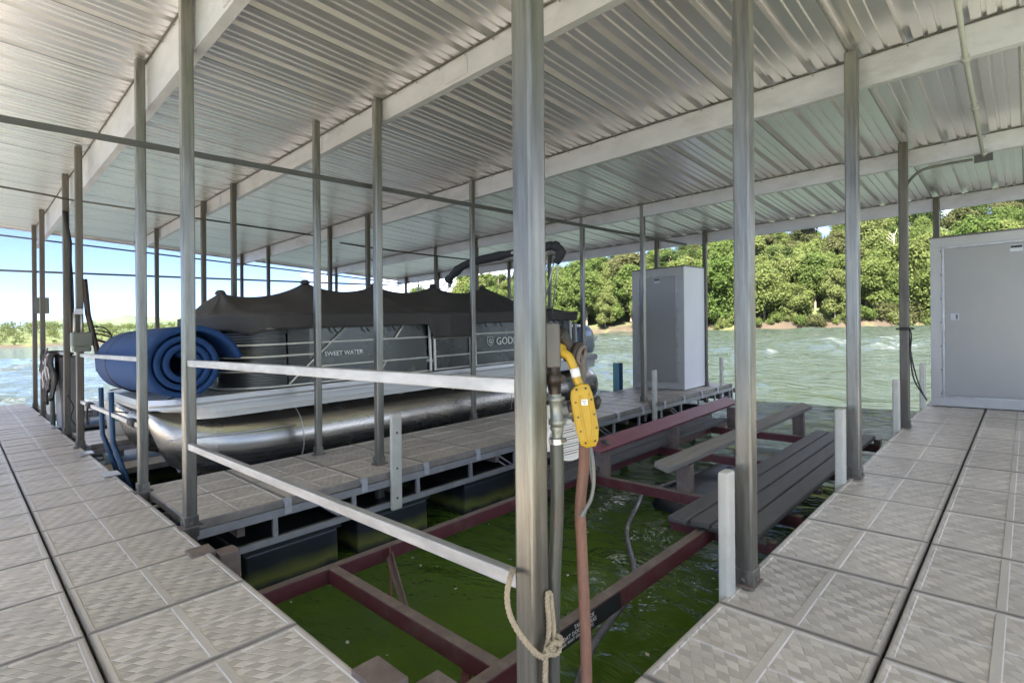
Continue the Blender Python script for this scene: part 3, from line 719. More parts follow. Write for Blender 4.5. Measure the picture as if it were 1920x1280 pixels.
# roof end trims on the left and right edge
for yy, lb in ((Y1R+.004, 'left edge trim of the roof'), (Y0R-.008, 'right edge trim of the roof')):
    g = G(); g.add([(X0, yy, roof_z(X0)-.05), (X1, yy, roof_z(X1)-.05), (X1, yy, roof_z(X1)+.05), (X0, yy, roof_z(X0)+.05)], [(0,1,2,3)]); g.build('edge_trim', M['beam'], roof, lean=True)

# ------------------------------------------------------------------ posts
def post(x, y, label, s=.068, mat='steel', z0=0.0, zt=None, sy=None, base=True):
    zt = zt if zt is not None else roof_z(x)-.008
    t_ = thing('steel_post', (x, y, z0), label, 'post', 'steel posts holding up the roof'); sy = sy or s
    g = G(); g.box((x-s/2, y-sy/2, z0-.30), (x+s/2, y+sy/2, zt)); g.build('shaft', M[mat], t_, lean=True, bevel=.009)
    if base:
        b_ = G(); e = .007; b_.box((x-s/2-e, y-sy/2-e, z0-.06), (x+s/2+e, y+sy/2+e, z0+.075)); b_.build('foot_sleeve', M[mat], t_, bevel=.004)
        p_ = G(); p_.box((x-s/2-.03, y-sy/2-.012, z0+.0025), (x+s/2+.03, y+sy/2+.012, z0+.0085)); p_.build('base_plate', M['rust'], t_)
    if base and math.hypot(x, y) < 9:
        for c_, a_ in ((V(x-s/2-e, y, z0+.03), (-1, 0, 0)), (V(x, y-sy/2-e, z0+.03), (0, -1, 0))):
            q_ = G(); q_.lathe(c_, a_, [(0, 0), (0, .010), (.006, .009), (.007, 0)], 8); q_.build('bolt_head', M['rust'], t_)
    return t_
post(1.047, .989, 'nearest and widest looking steel post, with the control box and rope, at the walkway corner', .065, sy=.068)
post(1.0, 3.86, 'steel post carrying the left ends of the two long rails, on the walkway edge', .07)
post(.99, 5.04, 'steel post just right of the blue rolled mat, on the walkway edge', .066)
post(2.45, 5.07, 'steel post in front of the word SWEET on the boat side', .06)
post(2.61, 4.23, 'steel post behind the white bumper with three bolts, on the middle finger', .066)
post(4.67, 5.26, 'steel post left of the boat lettering GOD, on the middle finger', .062, sy=.05)
post(4.67, 4.22, 'steel post hidden behind the nearest post, on the middle finger', .066)
post(7.1, 4.17, 'steel post in front of the left edge of the tall grey cabinet', .066)
post(7.1, 5.28, 'thin steel post in front of the outboard motor', .066)
post(2.455, .95, 'second nearest steel post, on the near right finger beside the dark planks', .074)
post(4.56, .955, 'steel post on the right finger at the far end of the dark planks', .082, mat='steel')
post(6.80, .955, 'dark wet looking steel post with a looped black cable, on the right finger', .078, mat='steel_far')
for x, y, lb in [(9.30, .93, 'short looking post above the left corner of the wide cabinet'), (9.30, 4.20, 'dark post at the right side of the tall grey cabinet'), (9.30, 5.15, 'post behind the top left of the tall grey cabinet')]:
    post(x, y, lb, .068, 'steel_far')
for x, y, lb in [(.95, 7.77, 'steel post with the grey green meter box, left of the blue mat'), (.985, 9.12, 'steel post left of the meter box post, with hoses strapped up it'), (.975, 11.8, 'steel post behind the hanging life vests'), (1.0, 13.4, 'last steel post of the walkway edge at the left end of the roof')]:
    post(x, y, lb, .068, 'steel_far')
for x, nm in ((2.61, 'second'), (4.67, 'third'), (7.07, 'fourth'), (9.30, 'outermost')):
    for y, fn in ((7.82, 'boat side of the third finger'), (9.1, 'far side of the third finger'), (11.85, 'near side of the outermost finger'), (13.4, 'left end of the roof')):
        post(x, y, f'distant steel post, {nm} row from the walkway, {fn}', .066, 'steel_far')

# ------------------------------------------------------------------ rails and rods
def rail_pair(x0, y0, x1, y1, which, labels, h=.04, w=.03):
    for z in which:
        g = G(); p = V(x0, y0, z); q = V(x1, y1, z); g.bar(p, q, w, h)
        g.build('guard_rail', M['rail'], None, ((x0+x1)/2, (y0+y1)/2, z), lean=True, bevel=.003, label=labels[which.index(z)], cat='rail', group='galvanised guard rails')
rail_pair(.995, 3.825, 1.03, 1.02, [1.037, .515], ['long upper galvanised rail crossing in front of the covered boat', 'long lower galvanised rail running down to the nearest post'])
rail_pair(.96, 7.735, .985, 5.075, [1.04, .515], ['upper galvanised rail in front of the blue rolled mat', 'lower galvanised rail under the blue rolled mat with black wraps'], .036)
rail_pair(.975, 11.0, .98, 9.16, [1.04], ['short upper rail carrying the hanging life vests'], .036)
wr = thing('foam_wrap', (.98, 5.35, .5), 'black foam wrap round the lower rail under the blue mat, next to the post', 'foam wrap', 'black wraps on the lower rail')
g = G(); g.tube([V(.988, 5.22, .515), V(.986, 5.42, .515)], .034, 12); g.build('sleeve', M['black'], wr, lean=True)
wr = thing('foam_wrap', (.965, 7.3, .5), 'black strap knotted round the lower rail near the bucket', 'foam wrap', 'black wraps on the lower rail')
g = G(); g.tube([V(.965, 7.32, .515), V(.965, 7.12, .515)], .032, 12); g.tube(spline([V(.94, 7.2, .51), V(.93, 7.2, .40), V(.93, 7.15, .33)]), .01, 6); g.build('sleeve', M['black'], wr, lean=True)
def rod(p, q, r, label, mat='conduit', name='roof_rod'):
    g = G(); g.tube([p, q], r, 8); g.build(name, M[mat], None, (Vector(p)+Vector(q))/2, label=label, cat='rod')
g = G(); g.bar(V(-3.0, 4.30, 2.52), V(8.9, 4.28, 2.50), .012, .042); g.build('cross_brace', M['conduit'], None, (3, 4.3, 2.5), label='flat dark brace bar crossing under the roof behind the railing post', cat='brace')
rod(V(-3, 13.36, 3.42), V(9.2, 13.36, 2.56), .016, 'sloping dark rod following the left roof edge against the sky')
rod(V(-3, 13.44, 2.55), V(9.2, 13.44, 2.50), .02, 'level dark rod across the sky at the left end of the dock')
g = G(); g.tube(spline([V(-3, 8.4, 3.25), V(.4, 8.4, 2.99), V(1.0, 8.4, 2.93)], 4), .013, 8)
g.tube([V(1.0, 8.4, 2.93), V(4.1, 8.4, 2.79)], .013, 8); g.build('ceiling_conduit', M['conduit'], None, (1, 8.4, 2.9), label='thin dark conduit under the roof over the bow of the boat', cat='conduit')
g = G(); g.tube(spline([V(4.3, 7.9, 2.62), V(5.2, 7.9, 2.57), V(6.6, 7.9, 2.53), V(7.5, 7.9, 2.52)], 5), .014, 8); g.tube([V(7.35, 7.9, 2.53), V(7.62, 7.9, 2.52)], .026, 8)
g.tube(spline([V(7.3, 7.9, 2.52), V(7.13, 7.9, 2.46), V(7.08, 7.9, 2.3), V(7.08, 7.9, 1.9)], 5), .014, 8)
g.build('ceiling_conduit', M['conduit'], None, (6, 7.9, 2.55), label='dark conduit curving down a far post behind the boat cover peaks', cat='conduit')
# pipe along the right of the ceiling with its junction and drop arm
pp = thing('ceiling_pipe', (5, .33, 2.8), 'pale ceiling pipe at the upper right with a junction box at its end', 'pipe')
g = G(); g.tube([V(3.6, .30, 2.98), V(4.68, .32, 2.86), V(4.72, .32, 2.86), V(7.02, .34, 2.70)], .016, 10); g.build('pipe', M['pvc'], pp, lean=True)
g = G(); 
for x_, z_ in ((4.66, 2.868), (5.6, 2.80), (6.9, 2.708)): g.tube([V(x_-.03, .32+.004*(x_-4.6), z_+.002), V(x_+.03, .32+.004*(x_-4.6), z_-.002)], .026, 10)
g.build('coupling', M['pvc'], pp, lean=True)
g = G(); g.box((7.02, .27, 2.65), (7.06, .41, 2.72)); g.build('junction', M['conduit'], pp, lean=True)
g = G(); g.tube(spline([V(7.0, .42, 2.68), V(6.95, .65, 2.67), V(6.9, .82, 2.64), V(6.88, .93, 2.52), V(6.88, .94, 2.35)], 6), .013, 8); g.build('arm', M['conduit'], pp, lean=True)

# ------------------------------------------------------------------ cabinets
def cabinet(name, x0, x1, y0, y1, h, label, door_y0, door_y1, hinge_left, handle, white_side):
    c = thing(name, ((x0+x1)/2, (y0+y1)/2, 0), label, 'cabinet')
    g = G(); t_ = .02
    g.box((x0+t_, y0+.001, .012), (x1, y0+t_, h)); g.box((x0+t_, y1-t_, .012), (x1, y1-.001, h)); g.build('side_panel', M['cab_white' if white_side else 'cab'], c, lean=True)
    g = G(); g.box((x1-t_, y0+t_, .012), (x1-.001, y1-t_, h)); g.build('back_panel', M['cab'], c, lean=True)
    g = G(); g.box((x0-.012, y0-.012, h), (x1+.012, y1+.012, h+.018)); g.build('top', M['steel_far'], c, lean=True)
    # frame round the door
    g = G()
    z0, z1 = .115, h-.115
    g.box((x0, y0, .012), (x0+t_-.001, y1, z0)); g.box((x0, y0, z1), (x0+t_-.001, y1, h)); g.box((x0, y0, z0), (x0+t_-.001, door_y0, z1)); g.box((x0, door_y1, z0), (x0+t_-.001, y1, z1))
    g.build('front_frame', M['cab_frame'], c, lean=True, bevel=.003)
    g = G(); e = .026
    g.box((x0-.008, door_y0, z0), (x0-.0005, door_y0+e, z1)); g.box((x0-.008, door_y1-e, z0), (x0-.0005, door_y1, z1)); g.box((x0-.008, door_y0+e, z0), (x0-.0005, door_y1-e, z0+e)); g.box((x0-.008, door_y0+e, z1-e), (x0-.0005, door_y1-e, z1))
    g.build('door_trim', M['cabtrim'], c, lean=True, bevel=.002)
    g = G(); g.box((x0+.004, door_y0+e+.002, z0+e+.002), (x0+.016, door_y1-e-.002, z1-e-.002)); d = g.build('door', M['cab'], c, lean=True)
    ym = (door_y0+door_y1)/2
    g = G(); g.box((x0+.001, ym-.055, z1-.13), (x0+.0038, ym+.055, z1-.055)); l_ = g.build('maker_label', M['zinc'], d, lean=True)
    g = G(); g.box((x0-.0012, ym-.05, z1-.088), (x0+.0008, ym+.05, z1-.062)); g.build('maker_label_print', M['lblack'], d, lean=True)
    if handle is not None:
        hy, hz = handle; g = G(); g.box((x0-.004, hy-.04, hz-.04), (x0+.0038, hy+.04, hz+.04)); g.build('handle_plate', M['zinc'], d, lean=True, bevel=.002)
        g = G(); g.box((x0-.010, hy-.03, hz-.028), (x0-.0045, hy-.012, hz+.028)); g.build('latch', M['conduit'], d, lean=True)
        g = G(); g.box((x0-.010, hy+.008, hz-.026), (x0-.0045, hy+.022, hz+.024)); g.build('latch', M['zinc'], d, lean=True)
    g = G(); hy = door_y1+.012 if hinge_left else door_y0-.012
    for k in range(7): g.box((x0-.004, hy-.005, z0+.05+k*(z1-z0-.1)/6-.009), (x0-.0005, hy+.005, z0+.05+k*(z1-z0-.1)/6+.009))
    g.build('hinge_screws', M['conduit'], c, lean=True)
    return c
cabinet('storage_cabinet', 8.47, 9.36, 4.20, 5.19, 2.09, 'tall narrow grey storage cabinet with white side, on the end of the middle finger', 4.32, 5.07, False, None, True)
cabinet('storage_cabinet', 8.47, 9.30, -1.30, .915, 2.09, 'wide grey storage cabinet with framed door, cut by the right edge of the photo', -.55, .80, True, (.68, 1.11), False)

# ------------------------------------------------------------------ white bumpers and blue post
def bumper(x, y, z0, z1, label, w=.075, d=.055, bolts=0, name='dock_bumper', mats=('bumper',)):
    t_ = thing(name, (x, y, z0), label, 'bumper', 'white vertical dock bumpers'); g = G()
    g.box((x-d/2, y-w/2, z0), (x+d/2, y+w/2, z1)); g.build('bumper_body', M[mats[0]], t_, lean=True, bevel=.012)
    return t_
bumper(2.32, .985, -.22, .53, 'white bumper standing against the second nearest post', .05, .08)
bumper(4.36, 1.0, -.22, .52, 'white bumper beside the post at the far end of the dark planks', .06, .08)
bumper(6.60, 1.0, -.22, .51, 'white bumper beside the dark wet looking post', .06, .07)
bumper(8.22, .97, -.2, .56, 'white bumper against the left corner of the wide cabinet', .06, .07)
b3 = bumper(2.56, 3.895, -.32, .49, 'white bumper with three bolt holes at the edge of the middle finger', .035, .105)
for z in (.33, .03, -.22):
    g = G(); g.lathe(V(2.56+LX*z+.0, 3.877+LY*z, z), (0, -1, 0), [(0, 0), (0, .011), (.004, .010), (.006, .005), (.006, 0)], 10); g.build('bolt', M['rust'], b3)
b4 = bumper(6.93, 3.90, -.32, .49, 'white bumper with a rusty wire tie by the post left of the tall cabinet', .05, .085)
g = G(); 
for z in (.0, .018): g.tube([V(6.93+math.cos(a)*.075+.05, 3.93+math.sin(a)*.085, z+.01*math.sin(a)) for a in np.linspace(0, 6.28, 24)[:-1]], .005, 6, False, True)
g.build('wire_tie', M['rust'], b4)
g = G(); g.lathe(V(6.93, 3.874, .38), (0, -1, 0), [(0, 0), (0, .008), (.003, .006), (.003, 0)], 10); g.build('bolt', M['dark_metal'], b4)
bumper(9.45, 3.98, -.32, .50, 'white bumper behind the right corner of the tall grey cabinet', .05, .08)
bp_ = thing('blue_post', (8.24, 5.36, -.1), 'short blue post on the middle finger, left of the tall cabinet', 'post')
g = G(); g.box((8.24, 5.29, -.3), (8.30, 5.40, .46)); g.build('face', M['bluepost'], bp_, lean=True); g = G(); g.box((8.18, 5.33, -.3), (8.239, 5.42, .462)); g.build('edge', M['bluepost2'], bp_, lean=True)

# ------------------------------------------------------------------ boat lift in the empty slip
lift = thing('boat_lift', (3.5, 2.4, -.5), 'maroon steel boat lift with bunks and dark planks in the empty slip', 'boat lift')
def chan(name, p, q, w=.06, h=.09, mat='maroon', top=True, par=lift):
    g = G(); g.bar(p, q, w, h); o = g.build(name, M[mat], par, bevel=.004)
    if top:
        dv = (Vector(q)-Vector(p)).normalized(); s_ = dv.cross(V(0,0,1)).normalized()
        g = G(); g.bar(Vector(p)+V(0,0,h/2+.002), Vector(q)+V(0,0,h/2+.002), w*.96, .003); g.build('dusty_flange', M['rust'], par)
    return o
ZL = -.325
chan('side_beam', (.9, 3.22, ZL), (8.3, 3.22, ZL)); chan('side_beam', (1.0, 1.69, ZL), (3.9, 1.69, ZL), .065, .10)
chan('cross_beam', (1.61, 3.19, ZL), (1.61, 1.72, ZL), .062, .09)
for x_ in (4.32, 5.75, 7.2): chan('cross_beam', (x_, 3.26, ZL-.01), (x_, 1.25, ZL-.01), .06, .085)
chan('cross_beam', (3.75, 1.25, ZL-.02), (3.75, 2.0, ZL-.02), .06, .08)
g = G(); g.bar((2.02, 3.18, ZL+.03), (1.66, 2.62, ZL-.10), .012, .05); g.build('knee_brace', M['maroon'], lift)
g = G(); g.bar((1.64, 1.95, ZL-.06), (.95, 1.35, -.62), .04, .05); g.build('knee_brace', M['maroon'], lift)
g = G(); g.prism([V(2.02,3.165,ZL+.02), V(1.98,3.165,ZL-.02), V(1.80,2.70,-.52), V(1.83,2.70,-.50)], (.012,0,0)); g.build('gusset', M['rust'], lift)
# corner stubs at the walkway edge
for (a, b_, lb) in (((.86, 3.31, -.05), (.98, 3.44, .010), 0), ((.985, 3.25, -.20), (1.09, 3.37, -.012), 0), ((.93, 1.55, -.10), (1.04, 1.74, .020), 0), ((1.06, 1.44, -.15), (1.17, 1.56, -.02), 0)):
    g = G(); g.box(a, b_); g.build('pivot_stub', M['rust'], lift, bevel=.004)
# planks
for k in range(4):
    y_ = 1.29+.078+.157*k; j = random.uniform(-.02, .02)
    g = G(); g.box((3.52+j+(.06 if k == 0 else 0), y_-.0715, -.245), (7.26+j, y_+.0715, -.203+random.uniform(-.002,.002))); g.build('walk_plank', M['plank'], lift, bevel=.012)
for k in range(3):
    y_ = 3.12+.155*k; g = G(); g.box((3.55+.03*k, y_-.0715, -.245), (7.5-.08*k, y_+.0715, -.203)); g.build('walk_plank', M['plank'], lift, bevel=.012)
for x_ in (3.62, 4.9, 6.2):
    g = G(); g.box((x_, 1.27, -.285), (x_+.05, 1.93, -.247)); g.build('plank_bracket', M['steel_far'], lift)
g = G(); g.box((7.15, 1.24, -.30), (7.24, 1.30, -.23)); g.build('plank_bracket', M['steel_far'], lift)
# guide board (maroon, tilted) and timber bunk on uprights
ux = V(1, .015, 0).normalized()
for nm, p, q, w_, h_, mat, tilt in (('guide_board', V(4.20, 3.03, .0), V(7.68, 3.10, .015), .17, .035, 'maroon_b', .45), ('bunk_timber', V(3.98, 2.20, -.005), V(7.78, 2.15, .0), .135, .05, 'wood', .28)):
    d_ = (q-p).normalized(); s_ = d_.cross(V(0,0,1)).normalized(); s2 = (s_*math.cos(tilt) - V(0,0,1)*math.sin(tilt)).normalized(); n2 = s2.cross(d_)
    g = G(); g.obox((p+q)/2, d_, s2, n2, (q-p).length/2, w_/2, h_/2); g.build(nm, M[mat], lift, bevel=.006)
for x_ in (4.33, 5.76, 7.50):
    for y_, top in ((3.03, -.055), (2.18, -.05)):
        xx = min(x_, 7.5)
        g = G(); g.box((xx-.012, y_-.065, ZL-.07), (xx, y_+.065, top)); g.box((xx, y_-.065, ZL-.07), (xx+.055, y_-.055, top)); g.box((xx, y_+.055, ZL-.07), (xx+.055, y_+.065, top)); g.build('upright', M['rust'], lift, bevel=.002)
# torn strip and bolt holes on the guide board
g = G(); g.lathe(V(4.36, 3.0, .034), V(0, -.43, .9), [(0, 0), (0, .05), (.002, .05), (.002, 0)], 12); g.build('worn_patch', M['dark_metal'], lift)
g = G(); p0 = V(7.66, 3.02, -.02)
for k in range(6): g.prism([p0+V(.0+.006*k,.028*k,.012*k), p0+V(.05+random.uniform(-.03,.03),.028*k+.005,.012*k+.004), p0+V(.03,.028*k+.028,.012*k+.012), p0+V(0,.028*k+.028,.012*k+.012)], (0,0,.012))
g.build('torn_end', M['black'], lift)
# submerged tank, its pipe, and the label plate
tk = thing('lift_tank', (5.6, 2.5, -.75), 'dark lift tank showing just above the water between the bunks', 'tank')
g = G(); rows = []
for x_, s_ in ((4.62, .0), (4.64, .7), (4.72, .92), (4.85, 1.0), (7.1, 1.0), (7.2, .85), (7.25, .0)):
    rows.append([V(x_, 2.35+.40*s_*math.copysign(abs(math.cos(a))**.6, math.cos(a)), -.66+.20*s_*math.copysign(abs(math.sin(a))**.6, math.sin(a))) for a in np.linspace(0, 2*math.pi, 25)[:-1]])
g.grid(rows, True, False, True); g.build('shell', M['float'], tk)
g = G(); g.tube([V(6.3, 2.5, -.47), V(6.3, 2.5, -.33)], .03, 8); g.build('vent_pipe', M['rust'], tk)
g = G(); g.tube([V(5.9, 2.45, -.46), V(6.2, 2.35, -.455)], .008, 6); g.tube([V(5.95, 2.3, -.455), V(6.1, 2.5, -.45)], .008, 6); g.build('cleat', M['cast'], tk)
yl = 1.6565
lpth = G(); lpth.box((1.93, yl-.0015, ZL-.048), (2.50, yl, ZL+.048)); lab_ = lpth.build('label_plate', M['lblack'], lift)
for body, sz, z_, xo in (('TABLE ROCK', .026, ZL+.020, 2.08), ('BOAT DOCK WORKS', .028, ZL-.008, 1.97), ('STEEL BOAT DOCKS & LIFTS', .020, ZL-.030, 1.96)):
    text_part(body, sz, (1, 0, 0), (0, 0, 1), (xo, yl-.0030, z_), M['lwhite'], 'lift_lettering', lab_, .0006, spacing=1.12, bold=.0006)
# the silver hose in the slip
g = G(); hp = spline([V(6.4, 2.62, -.52), V(5.2, 2.85, -.56), V(4.75, 2.82, -.50), V(4.3, 2.62, -.47), V(3.75, 2.40, -.50), V(3.17, 1.98, -.50), V(2.9, 1.86, -.52), V(2.62, 1.80, -.53), V(2.3, 1.73, -.55), V(1.95, 1.6, -.62), V(1.5, 1.45, -.75)], 8)
g.tube(hp, [.021+.0012*(k % 2) for k in range(len(hp))], 10); g.build('air_hose', simple('grey air hose', (.16, .155, .17), .25, .1, .2, 14), None, (3.5, 2.3, -.5), label='shiny grey hose curving through the green water of the empty slip', cat='hose')

g = G(); rq = random.Random(8)
for k in range(46):
    x_, y_ = rq.uniform(1.2, 4.6), rq.uniform(1.1, 3.7); a_ = rq.uniform(0, 6.28); l_ = rq.uniform(.006, .022); w_ = l_*.55
    c_ = V(x_, y_, WZ+.022); u_ = V(math.cos(a_), math.sin(a_), 0); v_ = V(-math.sin(a_), math.cos(a_), .1)
    g.add([c_-u_*l_, c_+v_*w_, c_+u_*l_, c_-v_*w_], [(0, 1, 2, 3)])
g.build('floating_debris', M['bumper'], None, (3, 2.4, WZ), label='pale petals and specks floating on the green slip water', kind='stuff')
# ------------------------------------------------------------------ pontoon boat
boat = thing('pontoon_boat', (4.5, 6.45, -.2), 'covered grey pontoon boat with silver pontoons, moored in the second slip', 'boat')
def sect(x, yc, w, zt, zb, n=28):
    out = []
    zc = (zt+zb)/2; h = (zt-zb)/2
    for a in np.linspace(0, 2*math.pi, n+1)[:-1]:
        out.append(V(x, yc+math.sin(a)*w, zc+math.cos(a)*h))
    return out
for yc in (5.73, 7.17):
    g = G(); rows = []
    for x, w, zt, zb in ((2.46, .325, .455, -.19), (5, .325, .455, -.19), (7.6, .325, .455, -.19), (7.74, .30, .43, -.165), (7.83, .22, .35, -.09), (7.87, .1, .23, .03), (7.875, .01, .14, .12)):
        rows.append(sect(x, yc, w, zt, zb))
    g.grid(rows, True, False, True); pon = g.build('pontoon', M['tube'], boat)
    g = G(); rows = []
    xs_ = [1.185, 1.20, 1.26, 1.33, 1.45, 1.6, 1.85, 2.15, 2.46]; ws = [.004, .02, .06, .10, .16, .215, .275, .313, .326]; zb = [.44, .35, .17, .03, -.06, -.115, -.165, -.187, -.191]; zt = [.53, .53, .525, .515, .50, .485, .468, .458, .456]
    for x, w, a, b_ in zip(xs_, ws, zt, zb):
        sc_ = sect(x, yc, w, a, b_); rows.append(sc_)
    g.grid(rows, True, False, True); g.build('nose_cone', M['tube'], pon)
    g = G(); g.tube([p for p in sect(2.462, yc, .329, .459, -.194)], .006, 6, False, True); g.build('weld_ring', M['trim'], pon)
    g = G(); g.tube([p for p in sect(5.55, yc, .327, .457, -.192)], .004, 6, False, True); g.build('weld_ring', M['trim'], pon)
    g = G(); rows = []
    st_ = [(1.30, .085), (1.5, .17), (1.8, .245), (2.1, .288), (2.4, .31)]
    s_ = G(); s_.tube([V(x, yc-w-.004, .27+.0*(x)) for x, w in st_], [.004, .011, .013, .012, .004], 6); s_.build('spray_strake', M['trim'], pon)
    g = G(); g.bar(V(1.19, yc, .50), V(1.42, yc, -.05), .014, .03); g.build('keel_edge', M['trim'], pon)
    g = G(); g.lathe(V(1.205, yc, .565), (0, 1, 0), [(-.006, .0), (-.006, .028), (.006, .028), (.006, 0)], 12); g.build('bow_eye', M['trim'], pon)
def rrect(x0, x1, y0, y1, rf, rb, nseg=10):       # counter clockwise rounded rectangle, front = x0
    P = []
    def arc(cx_, cy_, r, a0, a1):
        for k in range(nseg+1):
            a = R(a0+(a1-a0)*k/nseg); P.append((cx_+r*math.cos(a), cy_+r*math.sin(a)))
    arc(x0+rf, y0+rf, rf, 180, 270); arc(x1-rb, y0+rb, rb, 270, 360); arc(x1-rb, y1-rb, rb, 0, 90); arc(x0+rf, y1-rf, rf, 90, 180)
    return P
dk = rrect(1.13, 7.70, 5.40, 7.50, .38, .06)
g = G(); g.prism([V(x, y, .575) for x, y in dk], (0, 0, .07)); g.build('deck', M['hullwhite'], boat)
def band(name, loop, z0, z1, out, mat, par=boat, closed=True):
    g = G(); cxm = sum(p[0] for p in loop)/len(loop); cym = sum(p[1] for p in loop)/len(loop); rows = []
    n = len(loop)
    nor = []
    for i in range(n):
        a = Vector((*loop[i-1], 0)); b_ = Vector((*loop[(i+1) % n], 0)); d_ = (b_-a).normalized(); nor.append(V(d_.y, -d_.x, 0))
    for o_, z in ((0, z0), (out, z0), (out*1.0, z0+(z1-z0)*.25), (out*1.25, (z0+z1)/2), (out, z1-(z1-z0)*.2), (out*.8, z1), (0, z1)):
        rows.append([V(x, y, z)+nor[i]*o_ for i, (x, y) in enumerate(loop)])
    g.grid(rows, False, False, closed); return g.build(name, M[mat], par)
band('deck_trim', dk, .565, .655, .02, 'trim')
dk2 = rrect(1.45, 7.66, 5.43, 7.47, .3, .05)
band('deck_skirt', dk2, .445, .563, .012, 'hullwhite')
g = G(); g.prism([V(x, y, .5) for x, y in dk2], (0, 0, .07)); g.build('under_deck', M['steel_far'], boat)
g = G()
for x in np.arange(1.8, 7.5, .5): g.box((x, 5.6, .44), (x+.05, 7.3, .498))
g.build('deck_beams', M['trim'], boat)
# fence: outline as a path, cut into panels
fl = rrect(1.84, 7.22, 5.50, 7.40, .46, .12, 12)
def path_len(P):
    L_ = [0]
    for a, b_ in zip(P, P[1:]): L_.append(L_[-1]+math.dist(a, b_))
    return L_
loop = fl+[fl[0]]; LL = path_len(loop)
def pt_at(s):
    s = s % LL[-1]
    for i in range(len(LL)-1):
        if LL[i+1] >= s:
            f_ = (s-LL[i])/max(1e-9, LL[i+1]-LL[i]); a, b_ = loop[i], loop[i+1]
            return a[0]+(b_[0]-a[0])*f_, a[1]+(b_[1]-a[1])*f_, (b_[1]-a[1])/max(1e-9, math.dist(a, b_)), -(b_[0]-a[0])/max(1e-9, math.dist(a, b_))
arcL = .46*math.pi/2
def s_of_x(x): return arcL + (x-2.30)
def panel(s0, s1, mat, ribbed, z0=.675, z1=1.25, n=None, out=0):
    g = G(); n = n or max(2, int((s1-s0)/.05)); rows = []
    nz_ = 176 if ribbed else 60
    for k in range(nz_+1):
        z = z0+(z1-z0)*k/nz_; 
        o_ = (.0016*math.sin(2*math.pi*(z-z0)/.0262) if ribbed else .0012*math.sin(2*math.pi*(z-z0)/.024)) + out
        row = []
        for i in range(n+1):
            x, y, nx_, ny_ = pt_at(s0+(s1-s0)*i/n); row.append(V(x+nx_*o_, y+ny_*o_, z))
        rows.append(row)
    g.grid(rows, True); return g.build('fence_panel', M[mat], boat)
panel(-.95, -.02, 'panelrib', True); panel(0, arcL+.05, 'panelrib', True, n=14); panel(arcL+.07, arcL+.30, 'panelrib', True)
panel(s_of_x(2.60), s_of_x(4.13), 'panel', False); panel(s_of_x(4.27), s_of_x(4.83), 'panel', False); panel(s_of_x(4.98), s_of_x(7.05), 'panel', False)
panel(s_of_x(7.1), s_of_x(7.1)+.3, 'panel', False); panel(s_of_x(7.1)+.35, s_of_x(7.1)+1.9, 'panel', False); panel(s_of_x(7.1)+2.1, s_of_x(7.1)+7.2, 'panel', False, n=30)
def frail(s0, s1, z, r=.011, name='fence_rail', out=.014, n=None):
    g = G(); n = n or max(1, int((s1-s0)/.12)); P = []
    for i in range(n+1):
        x, y, a, b_ = pt_at(s0+(s1-s0)*i/n); P.append(V(x+a*out, y+b_*out, z))
    g.tube(P, r, 8); return g.build(name, M['letter'], boat)
for z in (1.262, .668): frail(-.9, s_of_x(4.17), z); frail(s_of_x(4.95), s_of_x(7.15), z, n=12)
frail(-.9, s_of_x(4.15), 1.095); frail(-.9, s_of_x(2.72), .975); frail(-.9, s_of_x(2.62), .835); frail(s_of_x(2.7), s_of_x(4.15), .838)
frail(s_of_x(4.95), s_of_x(6.9), 1.10, n=8); frail(s_of_x(4.95), s_of_x(6.9), .84, n=8)
for z in (1.07, .838, .672): frail(s_of_x(4.27), s_of_x(4.84), z, .010)
def fpost(x, z0=.66, z1=1.27, r=.02):
    xx, y, a, b_ = pt_at(s_of_x(x)); g = G(); g.box((x-r*.7, 5.470, z0), (x+r*.7, 5.498, z1)); g.build('fence_post', M['letter'], boat, bevel=.003)
for x in (4.175, 4.245, 4.86, 4.94, 7.08): fpost(x, .66, 1.10 if 4.2 < x < 4.9 else 1.27)
for xa, za, xb, zb_ in ((3.02, 1.25, 2.36, .68), (3.78, 1.25, 3.66, 1.10), (3.52, .835, 3.42, .68), (5.85, .84, 5.72, .68), (6.5, 1.25, 6.35, 1.10)):
    g = G(); g.tube([V(xa, 5.478, za), V(xb, 5.478, zb_)], .010, 8); g.build('fence_brace', M['letter'], boat)
tA = text_part('SWEET', .070, (1, 0, 0), (0, 0, 1), (2.755, 5.480, .942), M['letter'], 'lettering', boat, .002, spacing=.98, bold=-.0004)
tB = text_part('WATER', .070, (1, 0, 0), (0, 0, 1), (2.985, 5.480, .942), M['letter'], 'lettering', boat, .002, spacing=.98, bold=-.0004)
text_part('GODFREY', .148, (1, 0, 0), (0, 0, 1), (5.35, 5.482, .935), M['letter'], 'lettering', boat, .002, spacing=1.02)
# shield emblem with a G
sh = [V(5.235+a_, 5.486, .99+b_) for a_, b_ in ((-.055, .06), (.055, .06), (.055, -.02), (.035, -.045), (0, -.065), (-.035, -.045), (-.055, -.02))]
g = G(); g.tube(sh, .0045, 6, False, True); g.build('emblem', M['letter'], boat)
text_part('G', .08, (1, 0, 0), (0, 0, 1), (5.208, 5.486, .962), M['letter'], 'emblem_letter', boat, .002)
